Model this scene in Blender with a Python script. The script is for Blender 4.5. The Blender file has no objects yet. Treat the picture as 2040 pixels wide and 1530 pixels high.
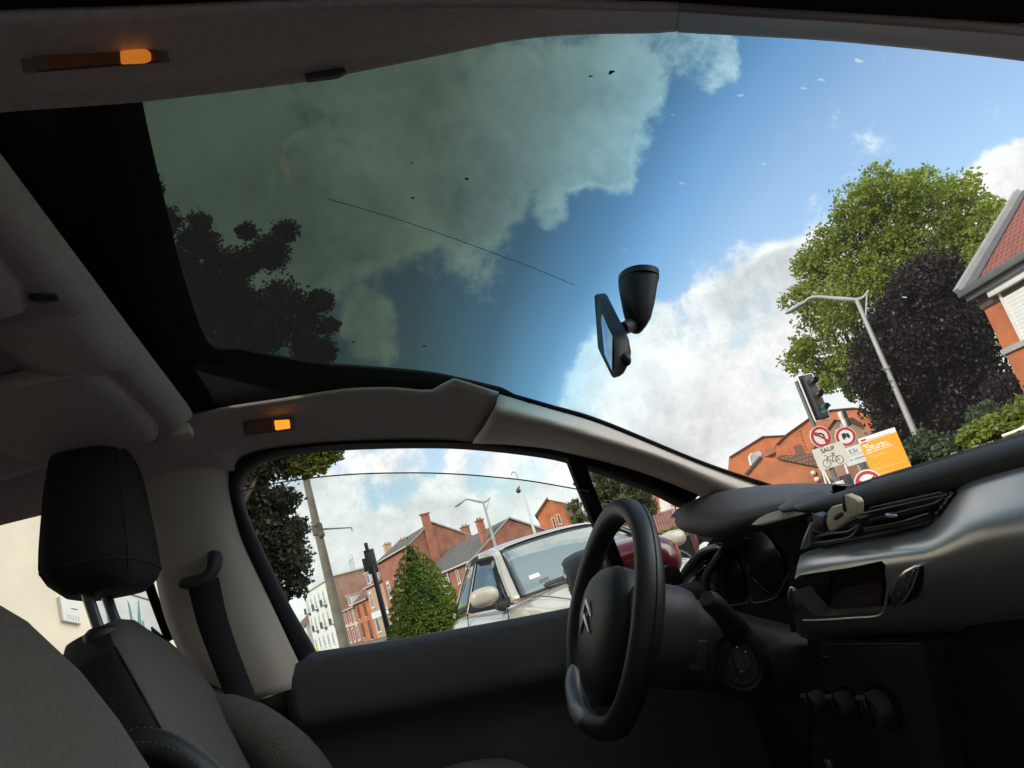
import bpy, bmesh, math, random
import numpy as np
from mathutils import Vector, Matrix
random.seed(7); rng = np.random.default_rng(7)
R = math.radians
SC = bpy.context.scene
COL = SC.collection

# ------------------------------------------------------------------ camera (level car interior, rolled hand-held phone)
EYE = Vector((0.0, -0.88, 1.05))
FPX = 1532.0
_up = Vector((-1770.0, -5765.0, FPX)).normalized()
_l = Vector((-305.0, 500.0, FPX)); _l = (_l - _up * _l.dot(_up)).normalized()
_f = _l.cross(_up)
if _f.x < 0: _f = -_f
cam = bpy.data.cameras.new('camera'); cam.sensor_width = 36.0; cam.lens = 36.0 * FPX / 2040.0
cam.clip_start = 0.01; cam.clip_end = 2000
cam_o = bpy.data.objects.new('camera', cam); COL.objects.link(cam_o)
M3 = Matrix(((_f.x, -_f.y, -_f.z), (_l.x, -_l.y, -_l.z), (_up.x, -_up.y, -_up.z)))
cam_o.matrix_world = Matrix.Translation(EYE) @ M3.to_4x4()
SC.camera = cam_o

def ray(px, py):
    v = Vector((px - 1020.0, py - 765.0, FPX)).normalized()
    return Vector((v.dot(_f), v.dot(_l), v.dot(_up)))
def at(px, py, ax, v):
    """the point seen there on the plane x / y / z = v"""
    r = ray(px, py); t = (v - EYE[ax]) / r[ax]
    return EYE + r * t
def far(px, py, D):
    """the point seen there at horizontal distance D"""
    r = ray(px, py); h = math.hypot(r.x, r.y)
    return EYE + r * (D / h)
def base(px, D):
    """ground point under column px of the horizon at distance D"""
    p = far(px, 1485 - 0.307 * px, D); return Vector((p.x, p.y, 0))

# ------------------------------------------------------------------ world, sun, exposure
SUN_EL, SUN_AZ = 30.0, Vector((-1.0, -0.50, 0)).normalized()
W = bpy.data.worlds.new('World'); SC.world = W; W.use_nodes = True
def build_world():
    nt = W.node_tree; N = nt.nodes; L = nt.links
    N.clear()
    out = N.new('ShaderNodeOutputWorld'); bg = N.new('ShaderNodeBackground'); bg.inputs['Strength'].default_value = 0.12
    L.new(bg.outputs[0], out.inputs[0])
    sky = N.new('ShaderNodeTexSky'); sky.sky_type = 'NISHITA'; sky.sun_disc = False
    sky.sun_elevation = R(SUN_EL); sky.sun_rotation = math.atan2(SUN_AZ.x, SUN_AZ.y) % (2 * math.pi)
    sky.air_density = 1.3; sky.dust_density = 0.6; sky.ozone_density = 2.0
    tc = N.new('ShaderNodeTexCoord')
    # clouds: banks of cloud at world directions, broken up by noise
    def math_(op, a, b=None, clamp=False):
        m = N.new('ShaderNodeMath'); m.operation = op; m.use_clamp = clamp
        for i, v in enumerate((a, b)):
            if v is None: continue
            if isinstance(v, (int, float)): m.inputs[i].default_value = v
            else: L.new(v, m.inputs[i])
        return m.outputs[0]
    def noise(scale, detail, rough, off=0):
        mp = N.new('ShaderNodeMapping'); mp.inputs['Location'].default_value = (off, off * .7, off * .3)
        L.new(tc.outputs['Generated'], mp.inputs[0])
        n = N.new('ShaderNodeTexNoise'); n.inputs['Scale'].default_value = scale; n.inputs['Detail'].default_value = detail
        n.inputs['Roughness'].default_value = rough; L.new(mp.outputs[0], n.inputs['Vector']); return n
    wn = noise(2.9, 8, .6, 3.1)
    wv = N.new('ShaderNodeVectorMath'); wv.operation = 'MULTIPLY_ADD'
    L.new(wn.outputs['Color'], wv.inputs[0]); wv.inputs[1].default_value = (.13, .13, .13)
    sub = N.new('ShaderNodeVectorMath'); sub.operation = 'SUBTRACT'; L.new(tc.outputs['Generated'], sub.inputs[0]); sub.inputs[1].default_value = (.065, .065, .065)
    L.new(sub.outputs[0], wv.inputs[2])
    total = None
    for (px, py, rad, amp) in CLOUDS:
        d = ray(px, py) if not isinstance(px, tuple) else Vector(px).normalized()
        ds = N.new('ShaderNodeVectorMath'); ds.operation = 'DISTANCE'; L.new(wv.outputs[0], ds.inputs[0]); ds.inputs[1].default_value = d
        mr = N.new('ShaderNodeMapRange'); mr.interpolation_type = 'SMOOTHERSTEP'
        r = rad / FPX
        mr.inputs['From Min'].default_value = r * 1.25; mr.inputs['From Max'].default_value = r * .5
        mr.inputs['To Min'].default_value = 0; mr.inputs['To Max'].default_value = amp
        L.new(ds.outputs['Value'], mr.inputs['Value'])
        total = mr.outputs[0] if total is None else math_('ADD', total, mr.outputs[0])
    # everywhere else on the dome a broken cover so that the light is that of a half clouded sky
    n1 = noise(5.2, 14, .70); n2 = noise(2.2, 4, .5, 9.0)
    total = math_('MINIMUM', total, .74)
    dens = math_('ADD', total, math_('MULTIPLY', math_('SUBTRACT', n1.outputs['Fac'], .5), 2.7))
    cov = N.new('ShaderNodeMapRange'); cov.interpolation_type = 'SMOOTHSTEP'
    cov.inputs['From Min'].default_value = .22; cov.inputs['From Max'].default_value = .66
    L.new(dens, cov.inputs['Value'])
    # cloud tone: billows lit from the sun's side, greyer where thick
    mp = N.new('ShaderNodeMapping'); mp.inputs['Location'].default_value = (SUN_AZ.x * .03, SUN_AZ.y * .03, .025)
    L.new(tc.outputs['Generated'], mp.inputs[0])
    n1b = N.new('ShaderNodeTexNoise'); n1b.inputs['Scale'].default_value = 5.2; n1b.inputs['Detail'].default_value = 14; n1b.inputs['Roughness'].default_value = .70
    L.new(mp.outputs[0], n1b.inputs['Vector'])
    rel = math_('MULTIPLY', math_('SUBTRACT', n1b.outputs['Fac'], n1.outputs['Fac']), 2.4)
    n3 = noise(3.0, 6, .55, 21.0)
    base_t = math_('MULTIPLY', math_('SUBTRACT', n3.outputs['Fac'], .40), 1.5)
    th = N.new('ShaderNodeMapRange'); th.inputs['From Min'].default_value = .72; th.inputs['From Max'].default_value = 1.2
    th.inputs['To Max'].default_value = .55; L.new(dens, th.inputs['Value'])
    cr = N.new('ShaderNodeMix'); cr.data_type = 'RGBA'
    cr.inputs[6].default_value = (5.9, 5.8, 5.6, 1); cr.inputs[7].default_value = (2.2, 2.28, 2.35, 1)
    L.new(math_('ADD', math_('ADD', rel, base_t), th.outputs[0], True), cr.inputs[0])
    # unseen cloud ahead of the car, brightened to throw more light into the cabin
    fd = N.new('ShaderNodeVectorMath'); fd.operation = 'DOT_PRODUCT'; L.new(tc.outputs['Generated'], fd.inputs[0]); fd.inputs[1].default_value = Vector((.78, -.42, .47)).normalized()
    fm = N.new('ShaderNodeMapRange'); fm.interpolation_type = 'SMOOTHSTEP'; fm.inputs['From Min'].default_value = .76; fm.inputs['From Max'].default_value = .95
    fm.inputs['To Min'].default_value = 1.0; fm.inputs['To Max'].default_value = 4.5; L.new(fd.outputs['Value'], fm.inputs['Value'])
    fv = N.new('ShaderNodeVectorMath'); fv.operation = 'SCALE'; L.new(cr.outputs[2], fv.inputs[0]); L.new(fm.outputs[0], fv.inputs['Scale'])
    # thin veil haze brightening the blue
    hz = N.new('ShaderNodeMix'); hz.data_type = 'RGBA'; hz.inputs[7].default_value = (3.0, 3.6, 4.6, 1)
    veil = math_('MULTIPLY', n2.outputs['Fac'], .26)
    blue = N.new('ShaderNodeMix'); blue.data_type = 'RGBA'; blue.blend_type = 'MULTIPLY'; blue.inputs[0].default_value = 1
    blue.inputs[7].default_value = SKY_GAIN
    L.new(sky.outputs[0], blue.inputs[6])
    L.new(veil, hz.inputs[0]); L.new(blue.outputs[2], hz.inputs[6])
    mx = N.new('ShaderNodeMix'); mx.data_type = 'RGBA'
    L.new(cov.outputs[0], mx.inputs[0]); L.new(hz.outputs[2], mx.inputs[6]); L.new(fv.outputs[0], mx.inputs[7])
    L.new(mx.outputs[2], bg.inputs['Color'])
SKY_GAIN = (.86, .84, .84, 1)
CLOUDS = [  # direction (image point, or a vector for unseen banks), angular radius, density
    (500, 260, 330, .9), (820, 250, 300, .9), (1100, 190, 210, .9), (330, 470, 230, .9), (1230, 110, 110, .7), (1150, 300, 100, .6), (770, 400, 120, .5),
    (960, 380, 110, .6), (1400, 110, 75, .75), (630, 470, 62, .6), (1105, 450, 45, .45), (765, 645, 75, .6), (600, 520, 50, .5), (1220, 375, 50, .4),
    (1500, 720, 230, 1.), (1330, 760, 190, 1.), (1250, 830, 170, .9), (1600, 600, 130, .9), (1450, 880, 220, 1.), (1650, 800, 200, .9),
    (2000, 365, 80, .8), (2110, 370, 110, .9), (1900, 480, 120, .5),
    (640, 1090, 150, .55), (560, 1000, 110, .5), (850, 1090, 110, .5), (760, 1130, 120, .5), (1090, 920, 110, .5), (1000, 1050, 90, .45), (690, 920, 80, .45),
    (900, 985, 60, .45), (1150, 1020, 110, .5), (820, 905, 60, .45), (950, 895, 70, .45),
    ((0, -1, .35), 0, 1500, .8), ((-1, -.2, .3), 0, 1300, .75), ((.8, -.8, .35), 0, 1100, .7), ((-.3, -.4, .9), 0, 700, .6), ((.80, -.42, .45), 0, 900, 1.0), ((-.9, .8, .3), 0, 800, .7),  # cloud banks out of view, added for whiter and stronger light in the cabin
]
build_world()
sun = bpy.data.lights.new('sun', 'SUN'); sun.energy = 2.2; sun.angle = R(2.0); sun.color = (1, .95, .87)
sun_o = bpy.data.objects.new('sun', sun); COL.objects.link(sun_o)
sd = Vector((SUN_AZ.x * math.cos(R(SUN_EL)), SUN_AZ.y * math.cos(R(SUN_EL)), math.sin(R(SUN_EL))))
sun_o.rotation_euler = sd.to_track_quat('Z', 'Y').to_euler(); sun_o.location = (0, 0, 30)
SC.view_settings.view_transform = 'Standard'; SC.view_settings.look = 'None'
SC.view_settings.exposure = 0.75; SC.view_settings.gamma = 1.0
SC.cycles.max_bounces = 10; SC.cycles.transparent_max_bounces = 16; SC.cycles.diffuse_bounces = 5
SC.cycles.sample_clamp_indirect = 4.0
try: SC.cycles.use_denoising = True
except Exception: pass

# ------------------------------------------------------------------ materials
MATS = {}
def mat(name, col, rough=.6, metal=0.0, var=0.0, vs=8.0, bump=0.0, bs=200.0, spec=.5, coat=0.0, detail=4, coord='Object', emit=None, es=0.0):
    if name in MATS: return MATS[name]
    m = bpy.data.materials.new(name); m.use_nodes = True; MATS[name] = m
    N = m.node_tree.nodes; L = m.node_tree.links; b = N['Principled BSDF']
    b.inputs['Base Color'].default_value = (*col, 1); b.inputs['Roughness'].default_value = rough
    b.inputs['Metallic'].default_value = metal; b.inputs['Specular IOR Level'].default_value = spec
    b.inputs['Coat Weight'].default_value = coat
    if emit: b.inputs['Emission Color'].default_value = (*emit, 1); b.inputs['Emission Strength'].default_value = es
    tc = N.new('ShaderNodeTexCoord')
    if var:
        n = N.new('ShaderNodeTexNoise'); n.inputs['Scale'].default_value = vs; n.inputs['Detail'].default_value = detail
        L.new(tc.outputs[coord], n.inputs['Vector'])
        mr = N.new('ShaderNodeMapRange'); mr.inputs['From Min'].default_value = .3; mr.inputs['From Max'].default_value = .7
        mr.inputs['To Min'].default_value = 1 - var; mr.inputs['To Max'].default_value = 1 + var
        L.new(n.outputs['Fac'], mr.inputs['Value'])
        mx = N.new('ShaderNodeMix'); mx.data_type = 'RGBA'; mx.blend_type = 'MULTIPLY'; mx.inputs[0].default_value = 1
        mx.inputs[6].default_value = (*col, 1); L.new(mr.outputs[0], mx.inputs[7]); L.new(mx.outputs[2], b.inputs['Base Color'])
    if bump:
        n = N.new('ShaderNodeTexNoise'); n.inputs['Scale'].default_value = bs; n.inputs['Detail'].default_value = 3
        L.new(tc.outputs[coord], n.inputs['Vector'])
        bp = N.new('ShaderNodeBump'); bp.inputs['Strength'].default_value = bump; bp.inputs['Distance'].default_value = .002
        L.new(n.outputs['Fac'], bp.inputs['Height']); L.new(bp.outputs[0], b.inputs['Normal'])
    return m
def brick(name, c1, c2, mortar, scale=1.0):
    if name in MATS: return MATS[name]
    m = mat(name, c1, .9, var=.22, vs=.7)
    N = m.node_tree.nodes; L = m.node_tree.links; b = N['Principled BSDF']
    tc = N.new('ShaderNodeTexCoord'); geo = N.new('ShaderNodeNewGeometry')
    # run the courses along whichever wall direction the face has
    sx = N.new('ShaderNodeSeparateXYZ'); L.new(tc.outputs['Object'], sx.inputs[0])
    ad = N.new('ShaderNodeMath'); L.new(sx.outputs['X'], ad.inputs[0]); L.new(sx.outputs['Y'], ad.inputs[1])
    cb = N.new('ShaderNodeCombineXYZ'); L.new(ad.outputs[0], cb.inputs['X']); L.new(sx.outputs['Z'], cb.inputs['Y'])
    br = N.new('ShaderNodeTexBrick'); br.inputs['Scale'].default_value = scale
    br.inputs['Brick Width'].default_value = .22; br.inputs['Row Height'].default_value = .07; br.inputs['Mortar Size'].default_value = .008
    br.inputs['Color1'].default_value = (*c1, 1); br.inputs['Color2'].default_value = (*c2, 1); br.inputs['Mortar'].default_value = (*mortar, 1)
    L.new(cb.outputs[0], br.inputs['Vector'])
    n = N.new('ShaderNodeTexNoise'); n.inputs['Scale'].default_value = .9; n.inputs['Detail'].default_value = 6; L.new(tc.outputs['Object'], n.inputs['Vector'])
    mr = N.new('ShaderNodeMapRange'); mr.inputs['From Min'].default_value = .3; mr.inputs['From Max'].default_value = .7
    mr.inputs['To Min'].default_value = .74; mr.inputs['To Max'].default_value = 1.2; L.new(n.outputs['Fac'], mr.inputs['Value'])
    mx = N.new('ShaderNodeMix'); mx.data_type = 'RGBA'; mx.blend_type = 'MULTIPLY'; mx.inputs[0].default_value = 1
    L.new(br.outputs['Color'], mx.inputs[6]); L.new(mr.outputs[0], mx.inputs[7]); L.new(mx.outputs[2], b.inputs['Base Color'])
    return m
def tiles(name, c, c2, row=.3, wid=.25):
    if name in MATS: return MATS[name]
    m = mat(name, c, .85)
    N = m.node_tree.nodes; L = m.node_tree.links; b = N['Principled BSDF']
    tc = N.new('ShaderNodeTexCoord')
    br = N.new('ShaderNodeTexBrick'); br.inputs['Scale'].default_value = 1; br.inputs['Brick Width'].default_value = wid; br.inputs['Row Height'].default_value = row
    br.inputs['Mortar Size'].default_value = .03; br.inputs['Mortar Smooth'].default_value = .6
    br.inputs['Color1'].default_value = (*c, 1); br.inputs['Color2'].default_value = (*c2, 1); br.inputs['Mortar'].default_value = (c[0] * .35, c[1] * .35, c[2] * .35, 1)
    L.new(tc.outputs['UV'], br.inputs['Vector'])
    n = N.new('ShaderNodeTexNoise'); n.inputs['Scale'].default_value = .8; n.inputs['Detail'].default_value = 5; L.new(tc.outputs['Object'], n.inputs['Vector'])
    mr = N.new('ShaderNodeMapRange'); mr.inputs['To Min'].default_value = .6; mr.inputs['To Max'].default_value = 1.35; L.new(n.outputs['Fac'], mr.inputs['Value'])
    mx = N.new('ShaderNodeMix'); mx.data_type = 'RGBA'; mx.blend_type = 'MULTIPLY'; mx.inputs[0].default_value = 1
    L.new(br.outputs['Color'], mx.inputs[6]); L.new(mr.outputs[0], mx.inputs[7]); L.new(mx.outputs[2], b.inputs['Base Color'])
    return m
def glass(name, tint, refl=.05, graz=.6, rough=0.0, ramp=None, haze_mix=0.0):
    if name in MATS: return MATS[name]
    m = bpy.data.materials.new(name); m.use_nodes = True; MATS[name] = m
    N = m.node_tree.nodes; L = m.node_tree.links; N.clear()
    out = N.new('ShaderNodeOutputMaterial'); tr = N.new('ShaderNodeBsdfTransparent'); gl = N.new('ShaderNodeBsdfGlossy')
    gl.inputs['Roughness'].default_value = rough; tr.inputs[0].default_value = (*tint, 1)
    lw = N.new('ShaderNodeLayerWeight'); lw.inputs['Blend'].default_value = .5
    pw = N.new('ShaderNodeMath'); pw.operation = 'POWER'; pw.inputs[1].default_value = 4.0; L.new(lw.outputs['Facing'], pw.inputs[0])
    ma = N.new('ShaderNodeMath'); ma.operation = 'MULTIPLY_ADD'; ma.inputs[1].default_value = graz; ma.inputs[2].default_value = refl; L.new(pw.outputs[0], ma.inputs[0])
    mx = N.new('ShaderNodeMixShader'); L.new(ma.outputs[0], mx.inputs[0]); L.new(tr.outputs[0], mx.inputs[1]); L.new(gl.outputs[0], mx.inputs[2])
    if haze_mix:      # translucent share standing in for the haze of cabin reflections
        tl = N.new('ShaderNodeBsdfTranslucent'); tl.inputs[0].default_value = (.92, .84, .78, 1)
        md2 = N.new('ShaderNodeMixShader'); md2.inputs[0].default_value = haze_mix
        L.new(mx.outputs[0], md2.inputs[1]); L.new(tl.outputs[0], md2.inputs[2]); L.new(md2.outputs[0], out.inputs[0])
    else: L.new(mx.outputs[0], out.inputs[0])
    if ramp:
        tc = N.new('ShaderNodeTexCoord'); sx = N.new('ShaderNodeSeparateXYZ'); L.new(tc.outputs['Object'], sx.inputs[0])
        cr = N.new('ShaderNodeValToRGB'); lo, hi = ramp[0][0], ramp[-1][0]
        mr = N.new('ShaderNodeMapRange'); mr.inputs['From Min'].default_value = lo; mr.inputs['From Max'].default_value = hi
        L.new(sx.outputs['X'], mr.inputs['Value']); L.new(mr.outputs[0], cr.inputs[0])
        e = cr.color_ramp.elements
        while len(e) < len(ramp): e.new(.5)
        for i, (p, c) in enumerate(ramp): e[i].position = (p - lo) / (hi - lo); e[i].color = (*c, 1)
        L.new(cr.outputs[0], tr.inputs[0])
    return m
def leafmat(name, c1, c2, trans=.35, scale=.6):
    if name in MATS: return MATS[name]
    m = bpy.data.materials.new(name); m.use_nodes = True; MATS[name] = m
    N = m.node_tree.nodes; L = m.node_tree.links; N.clear()
    out = N.new('ShaderNodeOutputMaterial'); df = N.new('ShaderNodeBsdfDiffuse'); tl = N.new('ShaderNodeBsdfTranslucent'); mx = N.new('ShaderNodeMixShader')
    gl = N.new('ShaderNodeBsdfGlossy'); gl.inputs['Roughness'].default_value = .45; m2 = N.new('ShaderNodeMixShader'); m2.inputs[0].default_value = .02
    mx.inputs[0].default_value = trans
    at_ = N.new('ShaderNodeAttribute'); at_.attribute_name = 'tone'
    tc = N.new('ShaderNodeTexCoord'); n = N.new('ShaderNodeTexNoise'); n.inputs['Scale'].default_value = scale; n.inputs['Detail'].default_value = 3; L.new(tc.outputs['Object'], n.inputs['Vector'])
    ad = N.new('ShaderNodeMath'); ad.operation = 'MULTIPLY_ADD'; ad.inputs[1].default_value = .55; L.new(at_.outputs['Fac'], ad.inputs[0])
    s2 = N.new('ShaderNodeMath'); s2.operation = 'SUBTRACT'; s2.inputs[1].default_value = .25; L.new(n.outputs['Fac'], s2.inputs[0]); L.new(s2.outputs[0], ad.inputs[2]); ad.use_clamp = True
    c = N.new('ShaderNodeMix'); c.data_type = 'RGBA'; c.inputs[6].default_value = (*c1, 1); c.inputs[7].default_value = (*c2, 1); L.new(ad.outputs[0], c.inputs[0])
    L.new(c.outputs[2], df.inputs[0]); L.new(c.outputs[2], tl.inputs[0])
    L.new(df.outputs[0], mx.inputs[1]); L.new(tl.outputs[0], mx.inputs[2]); L.new(mx.outputs[0], m2.inputs[1]); L.new(gl.outputs[0], m2.inputs[2]); L.new(m2.outputs[0], out.inputs[0])
    return m

# ------------------------------------------------------------------ mesh helpers
def link(name, verts, faces, m, parent=None, smooth=True, uv=None, mats=None, midx=None):
    me = bpy.data.meshes.new(name); me.from_pydata([tuple(v) for v in verts], [], faces); me.update()
    o = bpy.data.objects.new(name, me); COL.objects.link(o)
    for k in (mats or ([m] if m else [])): me.materials.append(k)
    if midx is not None: me.polygons.foreach_set('material_index', midx)
    if smooth: me.polygons.foreach_set('use_smooth', [True] * len(me.polygons))
    if parent: o.parent = parent
    return o
def autosmooth(o, ang=35):
    me = o.data
    bm = bmesh.new(); bm.from_mesh(me)
    bmesh.ops.recalc_face_normals(bm, faces=bm.faces)
    for e in bm.edges:
        if len(e.link_faces) == 2 and e.calc_face_angle(0) > R(ang): e.smooth = False
    bm.to_mesh(me); bm.free(); return o
def tag(o, label=None, cat=None, group=None, kind=None):
    if label: o['label'] = label
    if cat: o['category'] = cat
    if group: o['group'] = group
    if kind: o['kind'] = kind
    return o
def empty(name, loc=(0, 0, 0), rz=0, label=None, cat=None, group=None):
    o = bpy.data.objects.new(name, None); COL.objects.link(o); o.location = loc; o.rotation_euler = (0, 0, rz); o.empty_display_size = .2
    return tag(o, label, cat, group)
class MB:
    """collects shapes into one mesh"""
    def __init__(s): s.v = []; s.f = []; s.mi = []
    def add(s, vs, fs, mi=0):
        k = len(s.v); s.v += [Vector(v) for v in vs]; s.f += [[i + k for i in f] for f in fs]; s.mi += [mi] * len(fs); return s
    def box(s, c, d, rot=None, mi=0):
        c = Vector(c); vs = []
        for x in (-.5, .5):
            for y in (-.5, .5):
                for z in (-.5, .5):
                    p = Vector((x * d[0], y * d[1], z * d[2]))
                    if rot is not None: p = rot @ p
                    vs.append(c + p)
        return s.add(vs, [(0, 1, 3, 2), (4, 6, 7, 5), (0, 4, 5, 1), (2, 3, 7, 6), (0, 2, 6, 4), (1, 5, 7, 3)], mi)
    def tube(s, pts, r, n=8, mi=0, cap=True, flat=None):
        pts = [Vector(p) for p in pts]; rs = r if isinstance(r, (list, tuple)) else [r] * len(pts)
        vs = []; prev = None
        for i, p in enumerate(pts):
            t = (pts[min(i + 1, len(pts) - 1)] - pts[max(i - 1, 0)]).normalized()
            if prev is None:
                a = Vector((0, 0, 1)) if abs(t.z) < .9 else Vector((1, 0, 0))
                u = t.cross(a).normalized()
            else: u = (prev - t * prev.dot(t)).normalized()
            prev = u; w = t.cross(u)
            for k in range(n):
                an = 2 * math.pi * k / n
                vs.append(p + (u * math.cos(an) + w * math.sin(an)) * rs[i])
        fs = [(i * n + k, i * n + (k + 1) % n, (i + 1) * n + (k + 1) % n, (i + 1) * n + k) for i in range(len(pts) - 1) for k in range(n)]
        if cap: fs += [list(range(n))[::-1], [(len(pts) - 1) * n + k for k in range(n)]]
        return s.add(vs, fs, mi)
    def rings(s, rs, mi=0, cap=True):
        n = len(rs[0]); vs = [p for r in rs for p in r]
        fs = [(i * n + k, i * n + (k + 1) % n, (i + 1) * n + (k + 1) % n, (i + 1) * n + k) for i in range(len(rs) - 1) for k in range(n)]
        if cap: fs += [list(range(n))[::-1], [(len(rs) - 1) * n + k for k in range(n)]]
        return s.add(vs, fs, mi)
    def prism(s, poly, d, mi=0):
        """closed polygon of 3D points extruded by vector d"""
        poly = [Vector(p) for p in poly]; d = Vector(d); n = len(poly)
        fs = [list(range(n))[::-1], [n + k for k in range(n)]] + [(k, (k + 1) % n, n + (k + 1) % n, n + k) for k in range(n)]
        return s.add(poly + [p + d for p in poly], fs, mi)
    def ball(s, c, r, nu=16, nv=10, mi=0, rot=None, e=1.0):
        r = r if isinstance(r, (tuple, list)) else (r, r, r); c = Vector(c); rs = []
        sg = lambda v: math.copysign(abs(v) ** e, v)
        for i in range(nv + 1):
            ph = -math.pi / 2 + math.pi * (i + .001 if i == 0 else (i - .001 if i == nv else i)) / nv
            ring = []
            for k in range(nu):
                th = 2 * math.pi * k / nu
                p = Vector((r[0] * sg(math.cos(ph)) * sg(math.cos(th)), r[1] * sg(math.cos(ph)) * sg(math.sin(th)), r[2] * sg(math.sin(ph))))
                ring.append(c + (rot @ p if rot is not None else p))
            rs.append(ring)
        return s.rings(rs, mi)
    def disc(s, c, nrm, r, thick, n=28, mi=0):
        nrm = Vector(nrm).normalized(); a = Vector((0, 0, 1)) if abs(nrm.z) < .9 else Vector((1, 0, 0))
        u = a.cross(nrm).normalized(); w = nrm.cross(u); c = Vector(c)
        ring = [c + (u * math.cos(2 * math.pi * k / n) + w * math.sin(2 * math.pi * k / n)) * r for k in range(n)]
        return s.prism(ring, nrm * thick, mi)
    def build(s, name, m, parent=None, smooth=True, ang=35, bevel=0, bseg=2):
        ms = m if isinstance(m, (list, tuple)) else [m]
        o = link(name, s.v, s.f, None, parent, smooth, mats=ms, midx=s.mi)
        if bevel:
            bm = bmesh.new(); bm.from_mesh(o.data); bmesh.ops.recalc_face_normals(bm, faces=bm.faces)
            es = [e for e in bm.edges if len(e.link_faces) == 2 and e.calc_face_angle(0) > R(30)]
            bmesh.ops.bevel(bm, geom=es, offset=bevel, segments=bseg, affect='EDGES', profile=.5, clamp_overlap=True)
            bm.to_mesh(o.data); bm.free()
            o.data.polygons.foreach_set('use_smooth', [smooth] * len(o.data.polygons))
        if smooth: autosmooth(o, ang)
        return o
def catmull(pts, n):
    """n points evenly spread along a smooth curve through pts"""
    pts = [Vector(p) for p in pts]
    if len(pts) == 2: return [pts[0].lerp(pts[1], i / (n - 1)) for i in range(n)]
    P = [pts[0] * 2 - pts[1]] + pts + [pts[-1] * 2 - pts[-2]]; den = []
    for i in range(1, len(P) - 2):
        for k in range(16):
            t = k / 16; a, b, c, d = P[i - 1:i + 3]
            den.append(.5 * ((2 * b) + (c - a) * t + (2 * a - 5 * b + 4 * c - d) * t * t + (3 * b - a - 3 * c + d) * t ** 3))
    den.append(pts[-1])
    s = [0]
    for i in range(1, len(den)): s.append(s[-1] + (den[i] - den[i - 1]).length)
    out = []; j = 0
    for i in range(n):
        t = s[-1] * i / (n - 1)
        while j < len(s) - 2 and s[j + 1] < t: j += 1
        u = (t - s[j]) / max(s[j + 1] - s[j], 1e-9); out.append(den[j].lerp(den[j + 1], min(max(u, 0), 1)))
    return out
def lin(pts, n):
    pts = [Vector(p) for p in pts]; s = [0]
    for i in range(1, len(pts)): s.append(s[-1] + (pts[i] - pts[i - 1]).length)
    out = []; j = 0
    for i in range(n):
        t = s[-1] * i / (n - 1)
        while j < len(s) - 2 and s[j + 1] < t: j += 1
        out.append(pts[j].lerp(pts[j + 1], (t - s[j]) / max(s[j + 1] - s[j], 1e-9)))
    return out
def byidx(c, per):
    """the curve sampled evenly between its own points, so that point k of one curve meets point k of the next"""
    P = [c[0] * 2 - c[1]] + list(c) + [c[-1] * 2 - c[-2]]; out = []
    for i in range(1, len(P) - 2):
        for k in range(per):
            t = k / per; a, b, cc, d = P[i - 1:i + 3]
            q = .5 * ((2 * b) + (cc - a) * t + (2 * a - 5 * b + 4 * cc - d) * t * t + (3 * b - a - 3 * cc + d) * t ** 3)
            out.append(q.lerp(b.lerp(cc, t), .5))
    return out + [c[-1]]
def loft(name, m, parent, curves, n=40, k=4, thick=.004, smooth_across=True, off=1, ang=50, per=0):
    """panel through a family of curves"""
    cs = [byidx([Vector(p) for p in c], per) for c in curves] if per else [catmull(c, n) for c in curves]
    n = len(cs[0])
    if k > 1 and len(cs) > 1:
        cols = [(catmull if smooth_across and len(cs) > 2 else lin)([c[i] for c in cs], (len(cs) - 1) * k + 1) for i in range(n)]
        cs = [[cols[i][j] for i in range(n)] for j in range(len(cols[0]))]
    v = [p for c in cs for p in c]; r = len(cs)
    f = [(j * n + i, j * n + i + 1, (j + 1) * n + i + 1, (j + 1) * n + i) for j in range(r - 1) for i in range(n - 1)]
    o = link(name, v, f, m, parent)
    if thick:
        sm = o.modifiers.new('thickness', 'SOLIDIFY'); sm.thickness = thick; sm.offset = off; sm.use_even_offset = False
    return o
def PX(lst, ax, v):
    return [at(a, b, ax, v) for a, b in lst]
def superring(c, ax, ay, a, b, e=.6, n=28):
    c = Vector(c); ax = Vector(ax); ay = Vector(ay); sg = lambda v: math.copysign(abs(v) ** e, v)
    return [c + ax * (a * sg(math.cos(2 * math.pi * i / n))) + ay * (b * sg(math.sin(2 * math.pi * i / n))) for i in range(n)]

# ================================================================== THE CAR WE SIT IN
FAB = mat('beige_headliner', (.58, .51, .47), .95, bump=.6, bs=420, var=.10, vs=160)
BEI = mat('beige_trim', (.66, .575, .49), .62, bump=.15, bs=1200, var=.04, vs=4)
BLK = mat('black_trim', (.040, .039, .040), .5, bump=.25, bs=1400)
DBK = mat('dark_lining', (.024, .023, .025), .95, bump=.2, bs=800, spec=.08)
PAD = mat('dash_pad', (.078, .074, .074), .55, bump=.6, bs=700, spec=.45)
LTH = mat('leather', (.022, .022, .024), .42, bump=.25, bs=900)
SIL = mat('dash_silver', (.62, .60, .56), .30, metal=.70, bump=.03, bs=2000)
CHR = mat('chrome', (.75, .75, .76), .12, metal=1.0)
GLS = mat('piano_black', (.006, .006, .007), .12)
RUB = mat('rubber_seal', (.006, .006, .007), .75, spec=.2)
RED = mat('red_paint', (.23, .010, .022), .25, coat=1.0)
SEATG = mat('seat_fabric', (.128, .112, .096), .95, bump=.9, bs=380, var=.14, vs=220)
SEATB = mat('seat_black', (.014, .0135, .015), .9, bump=.9, bs=380, var=.15, vs=220)
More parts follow.
